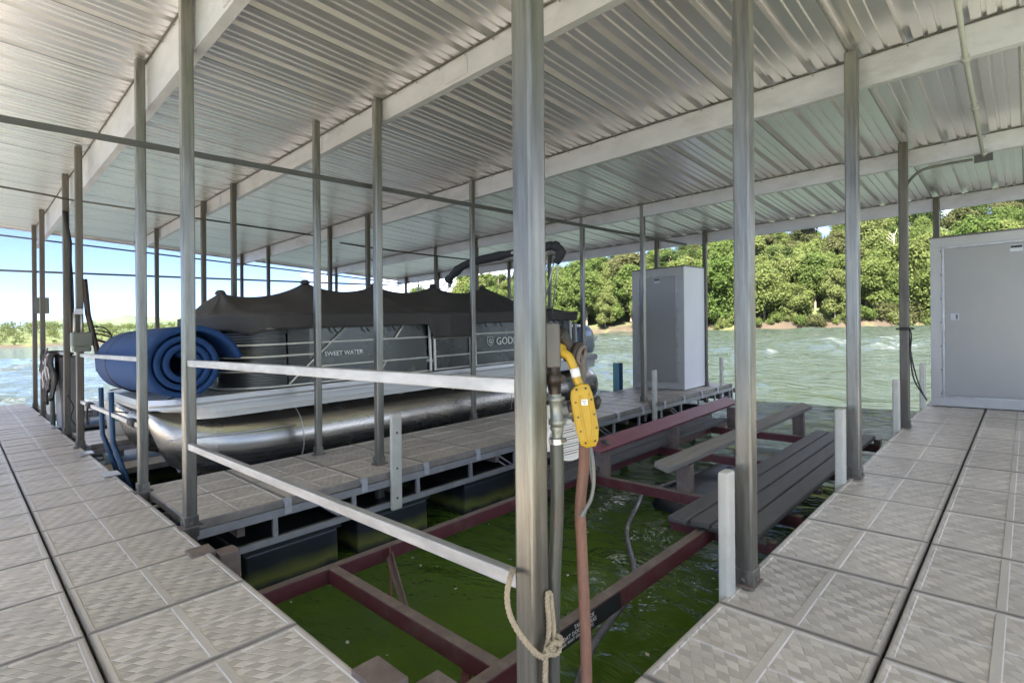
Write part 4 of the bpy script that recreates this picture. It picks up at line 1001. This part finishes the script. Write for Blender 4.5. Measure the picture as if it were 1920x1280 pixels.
# cover: rounded outline, spine of five poles, sagging cloth between
ol = rrect(1.78, 7.30, 5.44, 7.46, .50, .16, 12)
peaks = [(2.05, 1.69), (3.02, 1.84), (4.0, 1.83), (5.0, 1.85), (6.02, 1.85)]
def ridge_z(x):
    if x <= peaks[0][0]: return peaks[0][1]
    if x >= peaks[-1][0]: return peaks[-1][1]
    for (a, za), (b_, zb_) in zip(peaks, peaks[1:]):
        if a <= x <= b_:
            f_ = (x-a)/(b_-a); return za+(zb_-za)*f_ - .115*(math.sin(math.pi*f_)**.66)
import mathutils
def nzv(p, s): return mathutils.noise.noise(Vector(p)*s)
dense = []
n_ = 200; olp = ol+[ol[0]]; OL = path_len(olp)
def ol_at(s):
    s = s % OL[-1]
    for i in range(len(OL)-1):
        if OL[i+1] >= s:
            f_ = (s-OL[i])/max(1e-9, OL[i+1]-OL[i]); a, b_ = olp[i], olp[i+1]; return a[0]+(b_[0]-a[0])*f_, a[1]+(b_[1]-a[1])*f_
cols = [ol_at(OL[-1]*k/n_) for k in range(n_)]
rows = []
def drop(x, y):
    if y < 6.4 and 4.13 < x < 4.90: return .335
    if x < 2.2: return .17+.03*math.sin(x*23+y*9)
    return .155
for side in ('val', 'top'):
    if side == 'val':
        for k in range(7, 0, -1):
            row = []
            for (x, y) in cols:
                d_ = drop(x, y)*k/7; w_ = .012*math.sin(x*19+y*17)*k/7 + .010*nzv((x*3, y*3, k*.2), 2.0)
                if 4.13 < x < 4.9 and y < 6: w_ += .02*math.sin((x-4.13)*26)*k/7
                cxx = min(max(x, 2.1), 6.7); dn = Vector((x-cxx, y-6.45, 0)); dn.normalize()
                e = .028+w_ - .012*(k/7)
                row.append(V(x, y, 1.405-d_) + dn*e)
            rows.append(row)
    else:
        for j in range(0, 25):
            f_ = j/24; row = []
            for (x, y) in cols:
                xs2 = min(max(x*.96+.16, peaks[0][0]), peaks[-1][0]); zr = ridge_z(xs2)
                xx = x+(xs2-x)*f_; yy = y+(6.45-y)*f_
                zz = 1.405+(zr-1.405)*(f_**1.45)
                fold = .030*math.sin(14*math.atan2(y-6.45, (x-min(peaks, key=lambda p: abs(p[0]-x))[0])+1e-6))*math.sin(math.pi*f_)*.7
                zz += fold*.9 + .07*nzv((xx*1.3, yy*1.3, 3), 1.6)*math.sin(math.pi*min(1, f_+.1))
                if x > 6.1: zz -= .06*math.sin(math.pi*f_)
                cxx = min(max(x, 2.1), 6.7); dn = Vector((x-cxx, y-6.45, 0)); dn.normalize()
                row.append(V(xx, yy, zz) + dn*(.028*(1-f_)))
            rows.append(row)
g = G(); g.grid(rows, True, False, True); cov = g.build('cover', M['canvas'], boat); sdm = cov.modifiers.new('thick', 'SOLIDIFY'); sdm.thickness = .004
for x, z in peaks:
    g = G(); g.lathe(V(x, 6.45, z-.03), (0, 0, 1), [(0, .06), (.02, .052), (.035, .044), (.046, .028), (.05, 0)], 14); g.build('cover_peak', M['canvas'], cov)
for x in (2.32, 2.85, 3.25, 3.6, 3.95, 5.1, 5.4, 6.0, 6.6):
    z = 1.245; g = G(); y = 5.452 if x > 2 else 5.52
    g.tube(spline([V(x, y, z+.02), V(x+.01, y-.012, z-.02), V(x+.04, y-.01, z-.05)], 4), .010, 6); g.build('cover_strap', M['black'], cov)
# seam piping along the valance fold
g = G(); g.tube([V(x, 5.407, 1.407) for x in np.linspace(2.1, 7.1, 12)], .004, 6); g.build('cover_piping', M['canvas2'], cov)
# folded bimini top across the boat
bim = []
arch = spline([V(6.02, 7.33, 2.02), V(6.0, 7.18, 2.10), V(6.0, 6.78, 2.26), V(6.0, 5.85, 2.31), V(6.0, 5.0+.02, 2.33), V(6.0, 4.86, 2.31), V(6.0, 4.77, 2.22), V(6.0, 4.86, 2.07)], 6)
g = G(); rad = [.066+.010*math.sin(i*.9)+.006*math.sin(i*2.3) for i in range(len(arch))]; rad[0] = .03; rad[-1] = .045
g.tube(arch, rad, 12); bm_ = g.build('bimini_boot', M['canvas2'], boat)
g = G(); g.lathe(V(5.93, 5.66, 2.31), (-1, 0, 0), [(0, 0), (0, .026), (.006, .022), (.006, 0)], 14); g.build('bimini_badge', M['letter'], bm_)
for a, b_ in ((V(6.0, 7.30, 2.04), V(5.35, 7.35, 1.40)), (V(6.05, 7.22, 2.0), V(5.55, 7.35, 1.40)), (V(6.0, 4.90, 2.10), V(6.25, 5.40, 1.30)), (V(6.05, 4.86, 2.08), V(6.5, 5.40, 1.30))):
    g = G(); g.tube([a, b_], .011, 8); g.build('bimini_strut', M['trim'], bm_)
# stern platform and outboard
g = G(); g.box((7.702, 5.62, .50), (7.95, 7.3, .60)); g.build('swim_platform', M['hullwhite'], boat, bevel=.01)
g = G(); g.box((7.1, 5.52, .66), (7.16, 5.58, 1.24)); g.box((7.3, 5.55, .66), (7.34, 5.6, 1.2)); g.build('stern_gate', M['hullwhite'], boat)
ob = G(); rows = []
OY = 6.45
for z, xa, xb, w in ((.60, 8.26, 8.92, .16), (.72, 8.22, 8.96, .20), (.88, 8.22, 8.93, .215), (1.02, 8.28, 8.88, .205), (1.12, 8.36, 8.80, .17), (1.17, 8.46, 8.72, .11)):
    rows.append([V((xa+xb)/2+(xb-xa)/2*math.copysign(abs(math.cos(a))**.55, math.cos(a)), OY+w*math.copysign(abs(math.sin(a))**.6, math.sin(a)), z) for a in np.linspace(0, 2*math.pi, 29)[:-1]])
ob.grid(rows[:5], True, False, True); mc_ = ob.build('motor_cowl', M['cowl'], boat)
ob = G(); ob.grid(rows[4:], True, False, True); ob.f.append(tuple(range(28, 56))); ob.sm.append(True); ob.build('motor_cowl_top', M['cowl2'], boat)
ob = G(); ob.box((8.34, OY-.10, -.35), (8.72, OY+.10, .62)); ob.build('motor_leg', M['cowl'], boat, bevel=.04)
ob = G(); ob.box((8.25, OY-.03, -.9), (8.85, OY+.03, -.34)); ob.build('motor_gearcase', M['cowl'], boat, bevel=.02)
ob = G(); ob.box((7.95, OY-.15, .1), (8.24, OY+.15, .62)); ob.build('motor_bracket', M['conduit'], boat, bevel=.02)
text_part('YAMAHA', .115, (1, 0, 0), (0, 0, 1), (8.44, OY-.224, .86), M['lwhite'], 'motor_lettering', mc_, .003, bold=.002)
g = G(); g.tube([V(8.40+.028*math.cos(a), OY-.226, .90+.028*math.sin(a)) for a in np.linspace(0, 6.28, 16)[:-1]], .005, 5, False, True); g.build('motor_emblem', M['lwhite'], mc_)
g = G(); g.tube(spline([V(8.3, OY-.223, .78), V(8.6, OY-.226, .80), V(8.9, OY-.205, .86)], 5), .006, 6); g.build('motor_stripe', M['lwhite'], mc_)

# ------------------------------------------------------------------ blue rolled mat across the bow
mat = thing('rolled_foam_mat', (1.33, 6.1, .67), 'large blue foam mat rolled up and strapped, lying across the bow', 'foam mat')
def spiral(y, xc, zc, turns=3.3, r1=.30, r0=.09, n=150, off=0):
    out = []
    for k in range(n+1):
        f_ = k/n; a = R(4)+2*math.pi*turns*f_+off*.3; r = r1-(r1-r0)*max(0, f_-.06)/.94
        r *= 1-.05*math.sin(a*1.0+.9)*f_
        if f_ < .085: r += .15*((.085-f_)/.085)**1.5
        out.append(V(xc+math.cos(a)*r, y, zc+math.sin(a)*r))
    return out
g = G(); rows = [spiral(y, xc, zc, off=o_) for y, xc, zc, o_ in ((5.27, 1.38, .965, 0), (5.7, 1.37, .965, .02), (6.2, 1.34, .965, -.01), (6.6, 1.33, .96, .0), (7.05, 1.31, .955, .03))]
g.grid(rows, True); mo = g.build('foam_roll', M['bluefoam'], mat); s_ = mo.modifiers.new('thick', 'SOLIDIFY'); s_.thickness = .046; s_.offset = 0
g = G(); g.tube([V(1.335+.308*math.cos(a), 6.62, .965+.308*math.sin(a)) for a in np.linspace(0, 6.28, 40)[:-1]], .009, 6, False, True); g.build('strap', M['black'], mat)
for (x, y) in ((1.13, 6.55), (1.10, 5.85)):
    g = G(); g.tube([V(x-.12, y+.25, .72), V(x-.12, y+.25, .25), V(x+.05, y-.15, -.55)], .022, 8); g.build('mat_stand', M['bluepost'], mat)

# ------------------------------------------------------------------ things at the left end
bk = thing('bucket', (1.42, 8.35, .0), 'off white plastic bucket with a green label behind the lower rail', 'bucket')
g = G(); g.lathe(V(1.46, 8.42, .004), (0, 0, 1), [(0, 0), (0, .155), (.36, .175), (.40, .185), (.42, .185), (.42, .165), (.36, .16)], 24); g.build('body', M['bucket'], bk)
g = G(); g.lathe(V(1.46, 8.42, .42), (0, 0, 1), [(0, .186), (.02, .19), (.035, .17), (.05, 0)], 24); g.build('lid', M['bucket'], bk)
g = G(); 
rows = [[V(1.46+.1745*math.cos(a)*1.008, 8.42+.1745*math.sin(a)*1.008, z) for a in np.linspace(R(-128), R(-95), 6)] for z in (.18, .29)]
g.grid(rows); g.build('label', M['greenlbl'], bk)
fd = thing('low_float_pad', (1.6, 7.3, -.15), 'low pad deck beside the meter box post, below the bucket', 'dock pad')
pe = thing('power_pedestal', (1.02, 10.0, 0), 'grey power pedestal box with the life vests hung over it', 'pedestal')
g = G(); g.box((.99, 9.75, -.15), (1.18, 10.25, .98)); g.build('cabinet_body', M['pedestal'], pe, bevel=.01); g = G(); g.box((.97, 9.73, .981), (1.2, 10.27, 1.0)); g.build('cap', M['boxgrey'], pe)
g = G(); g.tube([V(.955, 10.3, -.05), V(.955, 10.3, .9)], .03, 8); g.build('conduit', M['boxgrey'], pe)
lv = thing('life_vests', (.95, 10.2, .5), 'bundle of dark grey and black life vests hanging over the pedestal', 'life vests')
rr_ = random.Random(5)
def vest(y, hang, mat_, wd_, off):
    g = G(); rows = []                       # a folded padded vest hanging over the box edge
    for i in range(15):
        f_ = i/14; a_ = max(0, min(1, (f_-.0)/.22)); zc = 1.03+off if f_ < .22 else 1.03+off-(f_-.22)*hang/.78
        xc = 1.12-.20*a_ - .02*math.sin(f_*9+y*5); row = []
        for k in range(13):
            t_ = -1+k/6; th = .028*(1-t_*t_)**.5*(1+.45*math.sin(f_*17+t_*6+y*9))+.012*math.sin(t_*9+f_*4)
            row.append(V(xc-th-off, y+wd_*t_*(1-.35*f_*abs(math.sin(f_*5+y)))+.03*math.sin(f_*6+y*4), zc+.02*math.sin(t_*5+y*7)))
        rows.append(row)
    g.grid(rows); o_ = g.build('vest_panel', M[mat_], lv); m_ = o_.modifiers.new('thick', 'SOLIDIFY'); m_.thickness = .02
for k, (y_, h_, mt_, w_) in enumerate(((9.72, .62, 'black', .13), (9.88, .50, 'vest', .11), (10.02, .72, 'black', .10), (10.12, .34, 'vest', .12), (10.28, .55, 'vest', .10), (10.38, .40, 'black', .12), (10.5, .30, 'vest', .1))):
    vest(y_, h_, mt_, w_, .012*(k % 3))
for k in range(11):
    y = 9.68+.08*k; z_ = rr_.uniform(.62, .98); g = G(); x_ = .875
    g.tube(spline([V(x_+.01, y, z_+.16), V(x_-.02, y+rr_.uniform(-.08, .08), z_+.06), V(x_-.01, y+rr_.uniform(-.08, .08), z_-.06), V(x_+.01, y+rr_.uniform(-.1, .1), z_-.2)], 5), .010, 6); g.build('vest_strap', M['vest_w' if k % 2 else 'vest'], lv)
mb = thing('meter_box', (.93, 7.75, 1.1), 'grey green meter box on the post left of the blue mat', 'meter box')
g = G(); g.box((.87, 7.68, 1.14), (1.06, 7.84, 1.30)); g.build('lid', M['boxgrey'], mb, lean=True, bevel=.015); g = G(); g.box((.885, 7.69, 1.08), (1.045, 7.83, 1.138)); g.build('base', M['boxgrey'], mb, lean=True, bevel=.01)
for x, y, r in ((.90, 7.70, .018), (.96, 7.69, .014)):
    g = G(); g.tube([V(x, y, 1.30), V(x, y, 1.52)], r, 8); g.build('pipe', M['cast'], mb, lean=True)
g = G(); g.box((.895, 7.67, 1.5), (.975, 7.72, 1.56)); g.build('plate', M['zinc'], mb, lean=True)
g = G(); g.tube([V(1.03, 7.71, 1.9), V(1.05, 7.70, 1.5), V(1.12, 7.70, 1.1), V(1.13, 7.7, .85)], .028, 8); g.tube([V(1.0, 7.70, 1.25), V(1.3, 7.68, 1.14)], .014, 6); g.build('dark_hose', M['dark_metal'], mb)
g = G()
for k in range(3): g.tube(spline([V(1.05, 7.7, 1.36-.03*k), V(1.2+.02*k, 7.7, 1.34-.05*k), V(1.27, 7.7, 1.2), V(1.15+.05*k, 7.7, 1.08)], 5), .008, 6)
g.build('loose_cable', M['black'], mb)
g = G(); g.tube([V(1.02, 9.02, 2.9), V(1.07, 9.02, 2.5), V(1.05, 9.02, 1.9), V(1.06, 9.02, 1.15)], .022, 8); g.tube([V(1.05, 9.02, 2.9), V(1.08, 9.02, 2.0), V(1.08, 9.02, 1.2)], .012, 6)
g.build('strapped_hose', M['black'], None, (1.06, 9.02, 2), label='black hoses strapped up the post left of the meter box', cat='hose')
g = G(); g.box((1.03, 13.30, 1.74), (1.24, 13.32, 2.04)); g.build('sign_plate', M['boxgrey'], None, (1.13, 13.31, 1.9), label='blank grey plate on the last post at the left end of the dock', cat='sign')
for i, (x, y, lb) in enumerate(((.93, 5.92, 'pale metal cleat plate on the walkway edge left of the boat bow'), (.93, 7.25, 'pale metal cleat plate on the walkway edge near the meter box post'), (.95, 9.85, 'pale metal plate on the walkway edge below the life vests'))):
    g = G(); g.box((x-.06, y-.09, .004), (x+.06, y+.09, .016)); g.build('cleat_plate', M['zinc'], None, (x, y, .01), label=lb, cat='plate', bevel=.003)
for k in range(3):
    g = G(); g.tube([V(1.05, 5.35+.42*k, -.33+.0*k), V(2.3, 5.35+.42*k, -.33)], .016, 8); g.build('brace_bar', M['zinc'], fd)
g = G(); g.box((1.05, 5.25, -.62), (2.4, 5.6, -.45)); g.build('lift_tank', M['teal'], None, (1.7, 5.4, -.6), label='dark blue lift tank in the water under the boat bow', cat='tank')
g = G(); g.box((1.05, 7.3, -.30), (2.3, 7.74, -.24)); g.build('pad', M['pad'], fd)
g = G(); g.box((1.05, 6.0, -.52), (2.6, 6.35, -.35)); g.build('cross_tank', M['float'], fd)
g = G(); g.tube(spline([V(1.25, 6.9, .42), V(1.1, 7.0, .46), V(1.0, 7.15, .5)], 5), .007, 6); g.tube(spline([V(1.2, 5.75, .56), V(1.3, 5.5, .66), V(1.45, 5.42, .7)], 5), .007, 6); g.build('mooring_line', M['black'], None, (1.1, 6.9, .5), label='thin black mooring line from the boat bow to the rail', cat='rope')
g = G(); g.tube(spline([V(.99, 9.05, .5), V(1.04, 9.0, .35), V(1.0, 8.85, .2), V(1.12, 8.8, .02)], 5), .008, 6); g.build('thin_cable', M['black'], None, (1, 9, .2), label='thin black cable hanging at the post left of the bucket', cat='cable')
# looped cable on the wet post
g = G(); x_, y_ = 6.80, .91
g.tube(spline([V(x_, y_-.005, 1.06), V(x_+.03, y_-.03, .95), V(x_, y_-.02, .75), V(x_+.02, y_-.04, .5), V(x_+.02, y_-.12, .33), V(x_, y_-.14, .30), V(x_, y_-.09, .42), V(x_+.02, y_-.03, .7), V(x_+.03, y_-.01, 1.0)], 7), .007, 6)
g.tube([V(x_-.055+.0, .92+.08*math.sin(a), 1.02+.01*math.cos(a)) for a in np.linspace(0, 6.28, 12)[:-1]], .006, 5, False, True)
g.build('looped_cable', M['black'], None, (6.8, .9, .7), label='thin black cable looped on the dark wet looking post', cat='cable')
g = G(); g.box((6.76, .885, 1.30), (6.80, .915, 1.52)); g.build('outlet_box', M['conduit'], None, (6.78, .9, 1.4), label='small dark box on the side of the wet looking post', cat='box')
# lamps on the far beam
for y_ in (11.2, 12.6):
    lm = thing('hanging_lamp', (9.2, y_, 2.4), 'small bare bulb lamp under the far roof beam, ' + ('nearer the boat' if y_ < 12 else 'nearer the left roof end'), 'lamp', 'bulb lamps under the far beam')
    g = G(); g.tube([V(9.25, y_, 2.56), V(9.25, y_, 2.40)], .02, 8); g.build('stem', M['conduit'], lm); g = G(); g.lathe(V(9.25, y_, 2.40), (0, 0, -1), [(0, .03), (.05, .06), (.1, .05), (.13, 0)], 12); g.build('bulb_shade', M['bulb'], lm)

# ------------------------------------------------------------------ fittings on the nearest post
S1 = 1/F
cxv = (rt*cr - up*sr); fwv = fw
def facing(c_px, c_py, d, wpx, hpx, dep, name, mat, par, bevel=0):
    c = at(c_px, c_py, d); g = G(); g.obox(c, rt, fw, up, wpx*d/F/2, dep/2, hpx*d/F/2); return g.build(name, M[mat], par, bevel=bevel)
D = 1.47
cb = thing('control_box', at(1035, 647, D), 'narrow grey electrical box on the right side of the nearest post', 'electrical box')
facing(1035.5, 647, D, 28, 82, .045, 'cover', 'steel_far', cb, .004); 
facing(1024, 647, D+.01, 8, 86, .03, 'back_plate', 'dark_metal', cb)
vl = thing('pipe_valve', at(1043, 760, D), 'stack of rusty and galvanised pipe fittings under the grey box', 'valve')
def stk(p, mat, nm, par=vl, seg=18, Dd=D):
    g = G(); rows = []
    for (x, y, r) in p:
        c = at(x, y, Dd); rows.append([c + (rt*math.cos(a)+fw*math.sin(a))*r*Dd/F for a in np.linspace(0, 2*math.pi, seg+1)[:-1]])
    g.grid(rows, True, False, True); return g.build(nm, M[mat], par)
stk([(1038, 686, 13), (1038, 700, 13), (1038, 701, 16), (1039, 708, 16.5), (1039, 718, 16), (1039, 719, 13), (1040, 730, 12.5), (1040, 740, 11)], 'dark_metal', 'rusty_coupling')
g = G(); g.tube([at(1045, 710, D), at(1056, 711, D-.01)], 8*D/F, 12); g.build('valve_stub', M['dark_metal'], vl)
stk([(1040, 738, 12), (1041, 742, 12), (1042, 744, 17), (1042, 750, 17), (1042, 752, 14), (1044, 785, 14.5), (1045, 787, 17), (1045, 794, 17), (1045, 796, 13), (1045, 800, 12)], 'cast', 'tee')
g = G(); g.tube([at(1050, 768, D), at(1066, 768, D), at(1066.2, 768, D), at(1074, 768, D)], [11*D/F, 11*D/F, 15*D/F, 15*D/F], 14); g.build('tee_branch', M['cast'], vl)
g = G(); g.tube([at(1066, 765, D-.005), at(1082, 762, D-.01)], 13*D/F, 12); g.build('side_elbow', M['dark_metal'], vl)
facing(1027, 771, D, 12, 26, .02, 'bracket', 'cast', vl, .002)
stk([(1044, 799, 13), (1044, 803, 13), (1045, 808, 11), (1045, 818, 9.5), (1044, 824, 9)], 'cast', 'reducer')
stk([(1043.5, 821, 14), (1043.5, 831, 14)], 'alu', 'hose_clamp')
g = G(); g.tube([at(1052, 826, D-.012), at(1062, 824, D-.012)], 4*D/F, 8); g.build('clamp_screw', M['rust'], vl)
g = G(); hp = spline([at(1043.5, 826, D), at(1045, 900, D), at(1044, 980, D+.01), at(1039, 1080, D+.01), at(1037, 1180, D), at(1037, 1300, D), at(1030, 1500, D)], 8)
g.tube(hp, 12.8*D/F, 16); g.build('water_hose', M['hose'], None, at(1040, 1300, D), label='thick olive grey hose hanging beside the nearest post', cat='hose')
# dark elbow and cord reel fitting
el = thing('pipe_elbow', at(1078, 665, 1.55), 'dark rusty pipe elbow right of the grey box with a downpipe', 'pipe elbow')
g = G(); g.tube(spline([at(1047, 625, 1.52), at(1060, 645, 1.53), at(1072, 660, 1.54)], 5), [15*1.53/F]*11, 14); g.build('inlet', M['dark_metal'], el)
c = at(1076, 662, 1.54); ax = (rt*.85 - fw*.45 - up*.25).normalized()
g = G(); g.lathe(c, ax, [(-.02, .012), (-.02, .030), (0, .031), (.003, .036), (.016, .036), (.018, .030), (.02, .02), (.012, 0)], 22); g.build('flange', M['dark_metal'], el)
g = G(); g.lathe(c+ax*.018, ax, [(0, .028), (.004, .031), (.010, .031), (.012, .024), (.004, .022)], 22); g.build('ring', M['rust'], el)
g = G(); g.tube(spline([at(1084, 662, 1.56), at(1090, 678, 1.56), at(1090, 700, 1.56), at(1083, 740, 1.56), at(1082, 790, 1.56)], 5), 10*1.56/F, 12); g.build('downpipe', M['steel_far'], el)
# pendant control on its yellow cord
pd = thing('pendant_control', at(1096, 778, 1.44), 'yellow pendant control with a row of screws hanging by a yellow cord', 'pendant control'); DP = 1.44
g = G(); cp = spline([at(1034, 650, 1.50), at(1052, 660, 1.465), at(1066, 668, 1.45), at(1076, 690, 1.445), at(1081, 708, 1.445), at(1088, 724, 1.445)], 6)
g.tube(cp, [15*DP/F]*7+[8*DP/F]*(len(cp)-7), 12); g.build('cord', M['yellow'], pd)
g = G(); g.tube([at(1076.5, 690, 1.442), at(1080.5, 706, 1.442)], 9*DP/F, 10); g.build('cord_tape', M['white'], pd)
out = [(1078, 724), (1089, 718), (1104, 720), (1111, 737), (1118, 775), (1123, 803), (1122, 825), (1117, 836), (1101, 840), (1089, 835), (1080, 808), (1073, 770), (1069, 745), (1070, 733)]
ctr = (1096, 778)
g = G(); rows = []
for sc_, dd in ((.2, -.017), (.80, -.017), (.97, -.0125), (1.0, -.006), (1.0, .010), (.9, .016), (.2, .016)):
    rows.append([at(ctr[0]+(x-ctr[0])*sc_, ctr[1]+(y-ctr[1])*sc_, DP+dd) for x, y in out])
g.grid(rows, False, False, True); g.f.append(tuple(range(14))); g.sm.append(False); g.f.append(tuple(range(6*14, 7*14))); g.sm.append(False)
g.build('housing', M['yellow'], pd, bevel=.0015)
for (x, y) in ((1080.5, 729.5), (1098, 727), (1079, 754), (1109, 748), (1114, 776), (1084, 782), (1119, 802), (1088.5, 809), (1098, 831), (1116, 827)):
    g = G(); g.lathe(at(x*.985+ctr[0]*.015, y*.985+ctr[1]*.015, DP-.0158), -fw, [(-.002, 0), (-.002, .0030), (.0016, .0028), (.0018, .0016), (.0005, 0)], 8); g.build('screw', M['black'], pd)
facing(1096, 754, DP-.0182, 12, 11, .001, 'sticker', 'white', pd)
for q_, yy_ in enumerate((751, 754, 757)): facing(1095+q_*.6, yy_, DP-.0190, 8-2*q_, 1.1, .0004, 'sticker_print', 'conduit', pd)
g = G(); g.tube(spline([at(1087, 742, DP-.0165), at(1089, 770, DP-.0175), at(1096, 808, DP-.0175), at(1101, 826, DP-.0165)], 6), 2.2*DP/F, 8); g.tube(spline([at(1104, 738, DP-.0165), at(1108, 770, DP-.0175), at(1112, 800, DP-.0175), at(1108, 826, DP-.0165)], 6), 2.0*DP/F, 8); g.build('moulded_rib', M['yellow'], pd)
g = G(); g.tube([at(1116, 746, 1.46), at(1119, 752, 1.46), at(1118, 765, 1.465)], [9*1.46/F, 9*1.46/F, 5*1.46/F], 12); g.build('black_knob', M['black'], pd)
# blower
bw = thing('blower', at(1062, 828, 1.66), 'round white blower with a slotted grille behind the hoses', 'blower'); DB = 1.64
g = G(); cB = at(1064, 824, DB); k_ = DB/F
g.lathe(cB, -fw, [(-.05, 0), (-.05, 34*k_), (.0, 39*k_), (.012, 38*k_), (.016, 35*k_), (.010, 33*k_), (.012, 0)], 36); g.build('housing', M['white'], bw)
facing(1034, 812, DB+.02, 34, 66, .03, 'mount_plate', 'white', bw, .003)
for j in range(-6, 7):
    w_ = math.sqrt(max(0, 30**2-(j*4.4)**2))
    if w_ < 5: continue
    g = G(); a_ = (rt*math.cos(R(12))+up*math.sin(R(12))); b_ = a_.cross(fw).normalized(); c_ = cB - fw*.014 + b_*(j*4.4*k_)
    g.obox(c_, a_, b_, fw, w_*k_, 1.2*k_, .003); g.build('grille_slat', M['white'], bw)
for j in range(-6, 6):
    w_ = math.sqrt(max(0, 28**2-((j+.5)*4.4)**2))
    if w_ < 8 or j % 3 == 2: continue
    g = G(); c_ = cB - fw*.0126 + b_*((j+.5)*4.4*k_); g.obox(c_, a_, b_, fw, w_*.8*k_, .9*k_, .0004); g.build('grille_slot', M['conduit'], bw)
# brown hose and cable
g = G(); g.tube(spline([at(1096, 830, 1.47), at(1094, 880, 1.47), at(1088, 950, 1.465), at(1091, 1030, 1.46), at(1095, 1120, 1.45), at(1098, 1200, 1.44), at(1100, 1300, 1.43), at(1100, 1450, 1.43)], 8), 10.6*1.45/F, 16)
g.build('brown_hose', M['hose_b'], None, at(1099, 1300, 1.44), label='reddish brown rubber hose hanging below the yellow pendant', cat='hose')
g = G(); g.tube(spline([at(1107, 836, 1.44), at(1112, 868, 1.43), at(1113, 905, 1.43), at(1108, 935, 1.43), at(1097, 955, 1.43), at(1090, 968, 1.43)], 8), [3.6*1.44/F]*33+[5*1.44/F]*8, 10)
g.tube(spline([at(1106, 838, 1.445), at(1107, 880, 1.445), at(1111, 915, 1.44), at(1104, 948, 1.44)], 6), 1.8*1.44/F, 6)
g.build('hanging_cable', M['cable'], None, at(1107, 900, 1.43), label='thin grey cable hanging from the yellow pendant beside the brown hose', cat='cable')
# rope: three strands twisted round a path
def rope(path, r, par, name='strand', pitch=.034):
    n = len(path); acc = 0; L_ = [0]
    for a, b_ in zip(path, path[1:]): acc += (b_-a).length; L_.append(acc)
    m_ = max(8, int(acc/.0035)); pts = []; j = 0
    for k in range(m_+1):
        s = acc*k/m_
        while j < n-2 and L_[j+1] < s: j += 1
        f_ = (s-L_[j])/max(1e-9, L_[j+1]-L_[j]); pts.append((path[j].lerp(path[min(j+1, n-1)], f_), s, (path[min(j+1, n-1)]-path[j]).normalized()))
    ref = None; st = [[], [], []]
    for p, s, d_ in pts:
        ref = d_.orthogonal().normalized() if ref is None else (ref - d_*ref.dot(d_)).normalized()
        w_ = d_.cross(ref)
        for q in range(3):
            a = 2*math.pi*(s/pitch+q/3); st[q].append(p + (ref*math.cos(a)+w_*math.sin(a))*r*.5)
    for q in range(3):
        g = G(); g.tube(st[q], r*.56, 7); g.build(name, M['rope'], par)
ro = thing('rope', at(1010, 1200, 1.37), 'tan twisted rope looped and knotted round the nearest post', 'rope')
DR = 1.375; rr2 = 5.6*DR/F
rope(spline([at(962, 1068, 1.44), at(956, 1085, 1.40), at(951, 1110, DR+.01), at(953, 1140, DR), at(963, 1168, DR-.005), at(980, 1195, DR-.015), at(998, 1217, DR-.012), at(1012, 1229, DR), at(1022, 1230, DR+.01), at(1034, 1221, 1.40), at(1040, 1212, 1.41)], 8), rr2, ro)
rope(spline([at(1032, 1112, 1.43), at(1027, 1112, 1.42), at(1026, 1130, 1.42), at(1029, 1165, 1.42), at(1028, 1195, 1.415), at(1022, 1224, 1.40)], 8), rr2*.95, ro)
rope(spline([at(1032, 1112, 1.43), at(1034, 1135, 1.43), at(1037, 1165, 1.43), at(1039, 1195, 1.42), at(1036, 1215, 1.41)], 8), rr2*.95, ro)
rope(spline([at(1030, 1216, 1.40), at(1038, 1204, 1.395), at(1049, 1206, 1.40), at(1053, 1199, 1.41), at(1045, 1191, 1.42), at(1042, 1200, 1.43), at(1050, 1215, 1.42), at(1040, 1226, 1.40), at(1026, 1222, 1.39), at(1024, 1212, 1.40)], 8), rr2*.9, ro)
rope(spline([at(1022, 1228, 1.40), at(1023, 1245, 1.40), at(1022, 1270, 1.40), at(1024, 1310, 1.40)], 8), rr2*.95, ro)

# ------------------------------------------------------------------ air
haze_m = bpy.data.materials.new('air'); haze_m.use_nodes = True; t = haze_m.node_tree
t.nodes.remove(t.nodes['Principled BSDF']); pv = t.nodes.new('ShaderNodeVolumePrincipled'); pv.inputs['Color'].default_value = (.62, .78, 1, 1); pv.inputs['Density'].default_value = .00004; pv.inputs['Anisotropy'].default_value = .3
t.links.new(pv.outputs[0], t.nodes['Material Output'].inputs['Volume'])
USE_HAZE = True
if USE_HAZE:
    g = G(); g.box((-3200, -3200, -3), (3200, 3200, 190)); g.build('haze', haze_m, kind='stuff', label='thin pale air over the lake')
for o in bpy.data.objects:
    if '_o' in o: del o['_o']
print('trees', nt_, 'objects', len(bpy.data.objects))
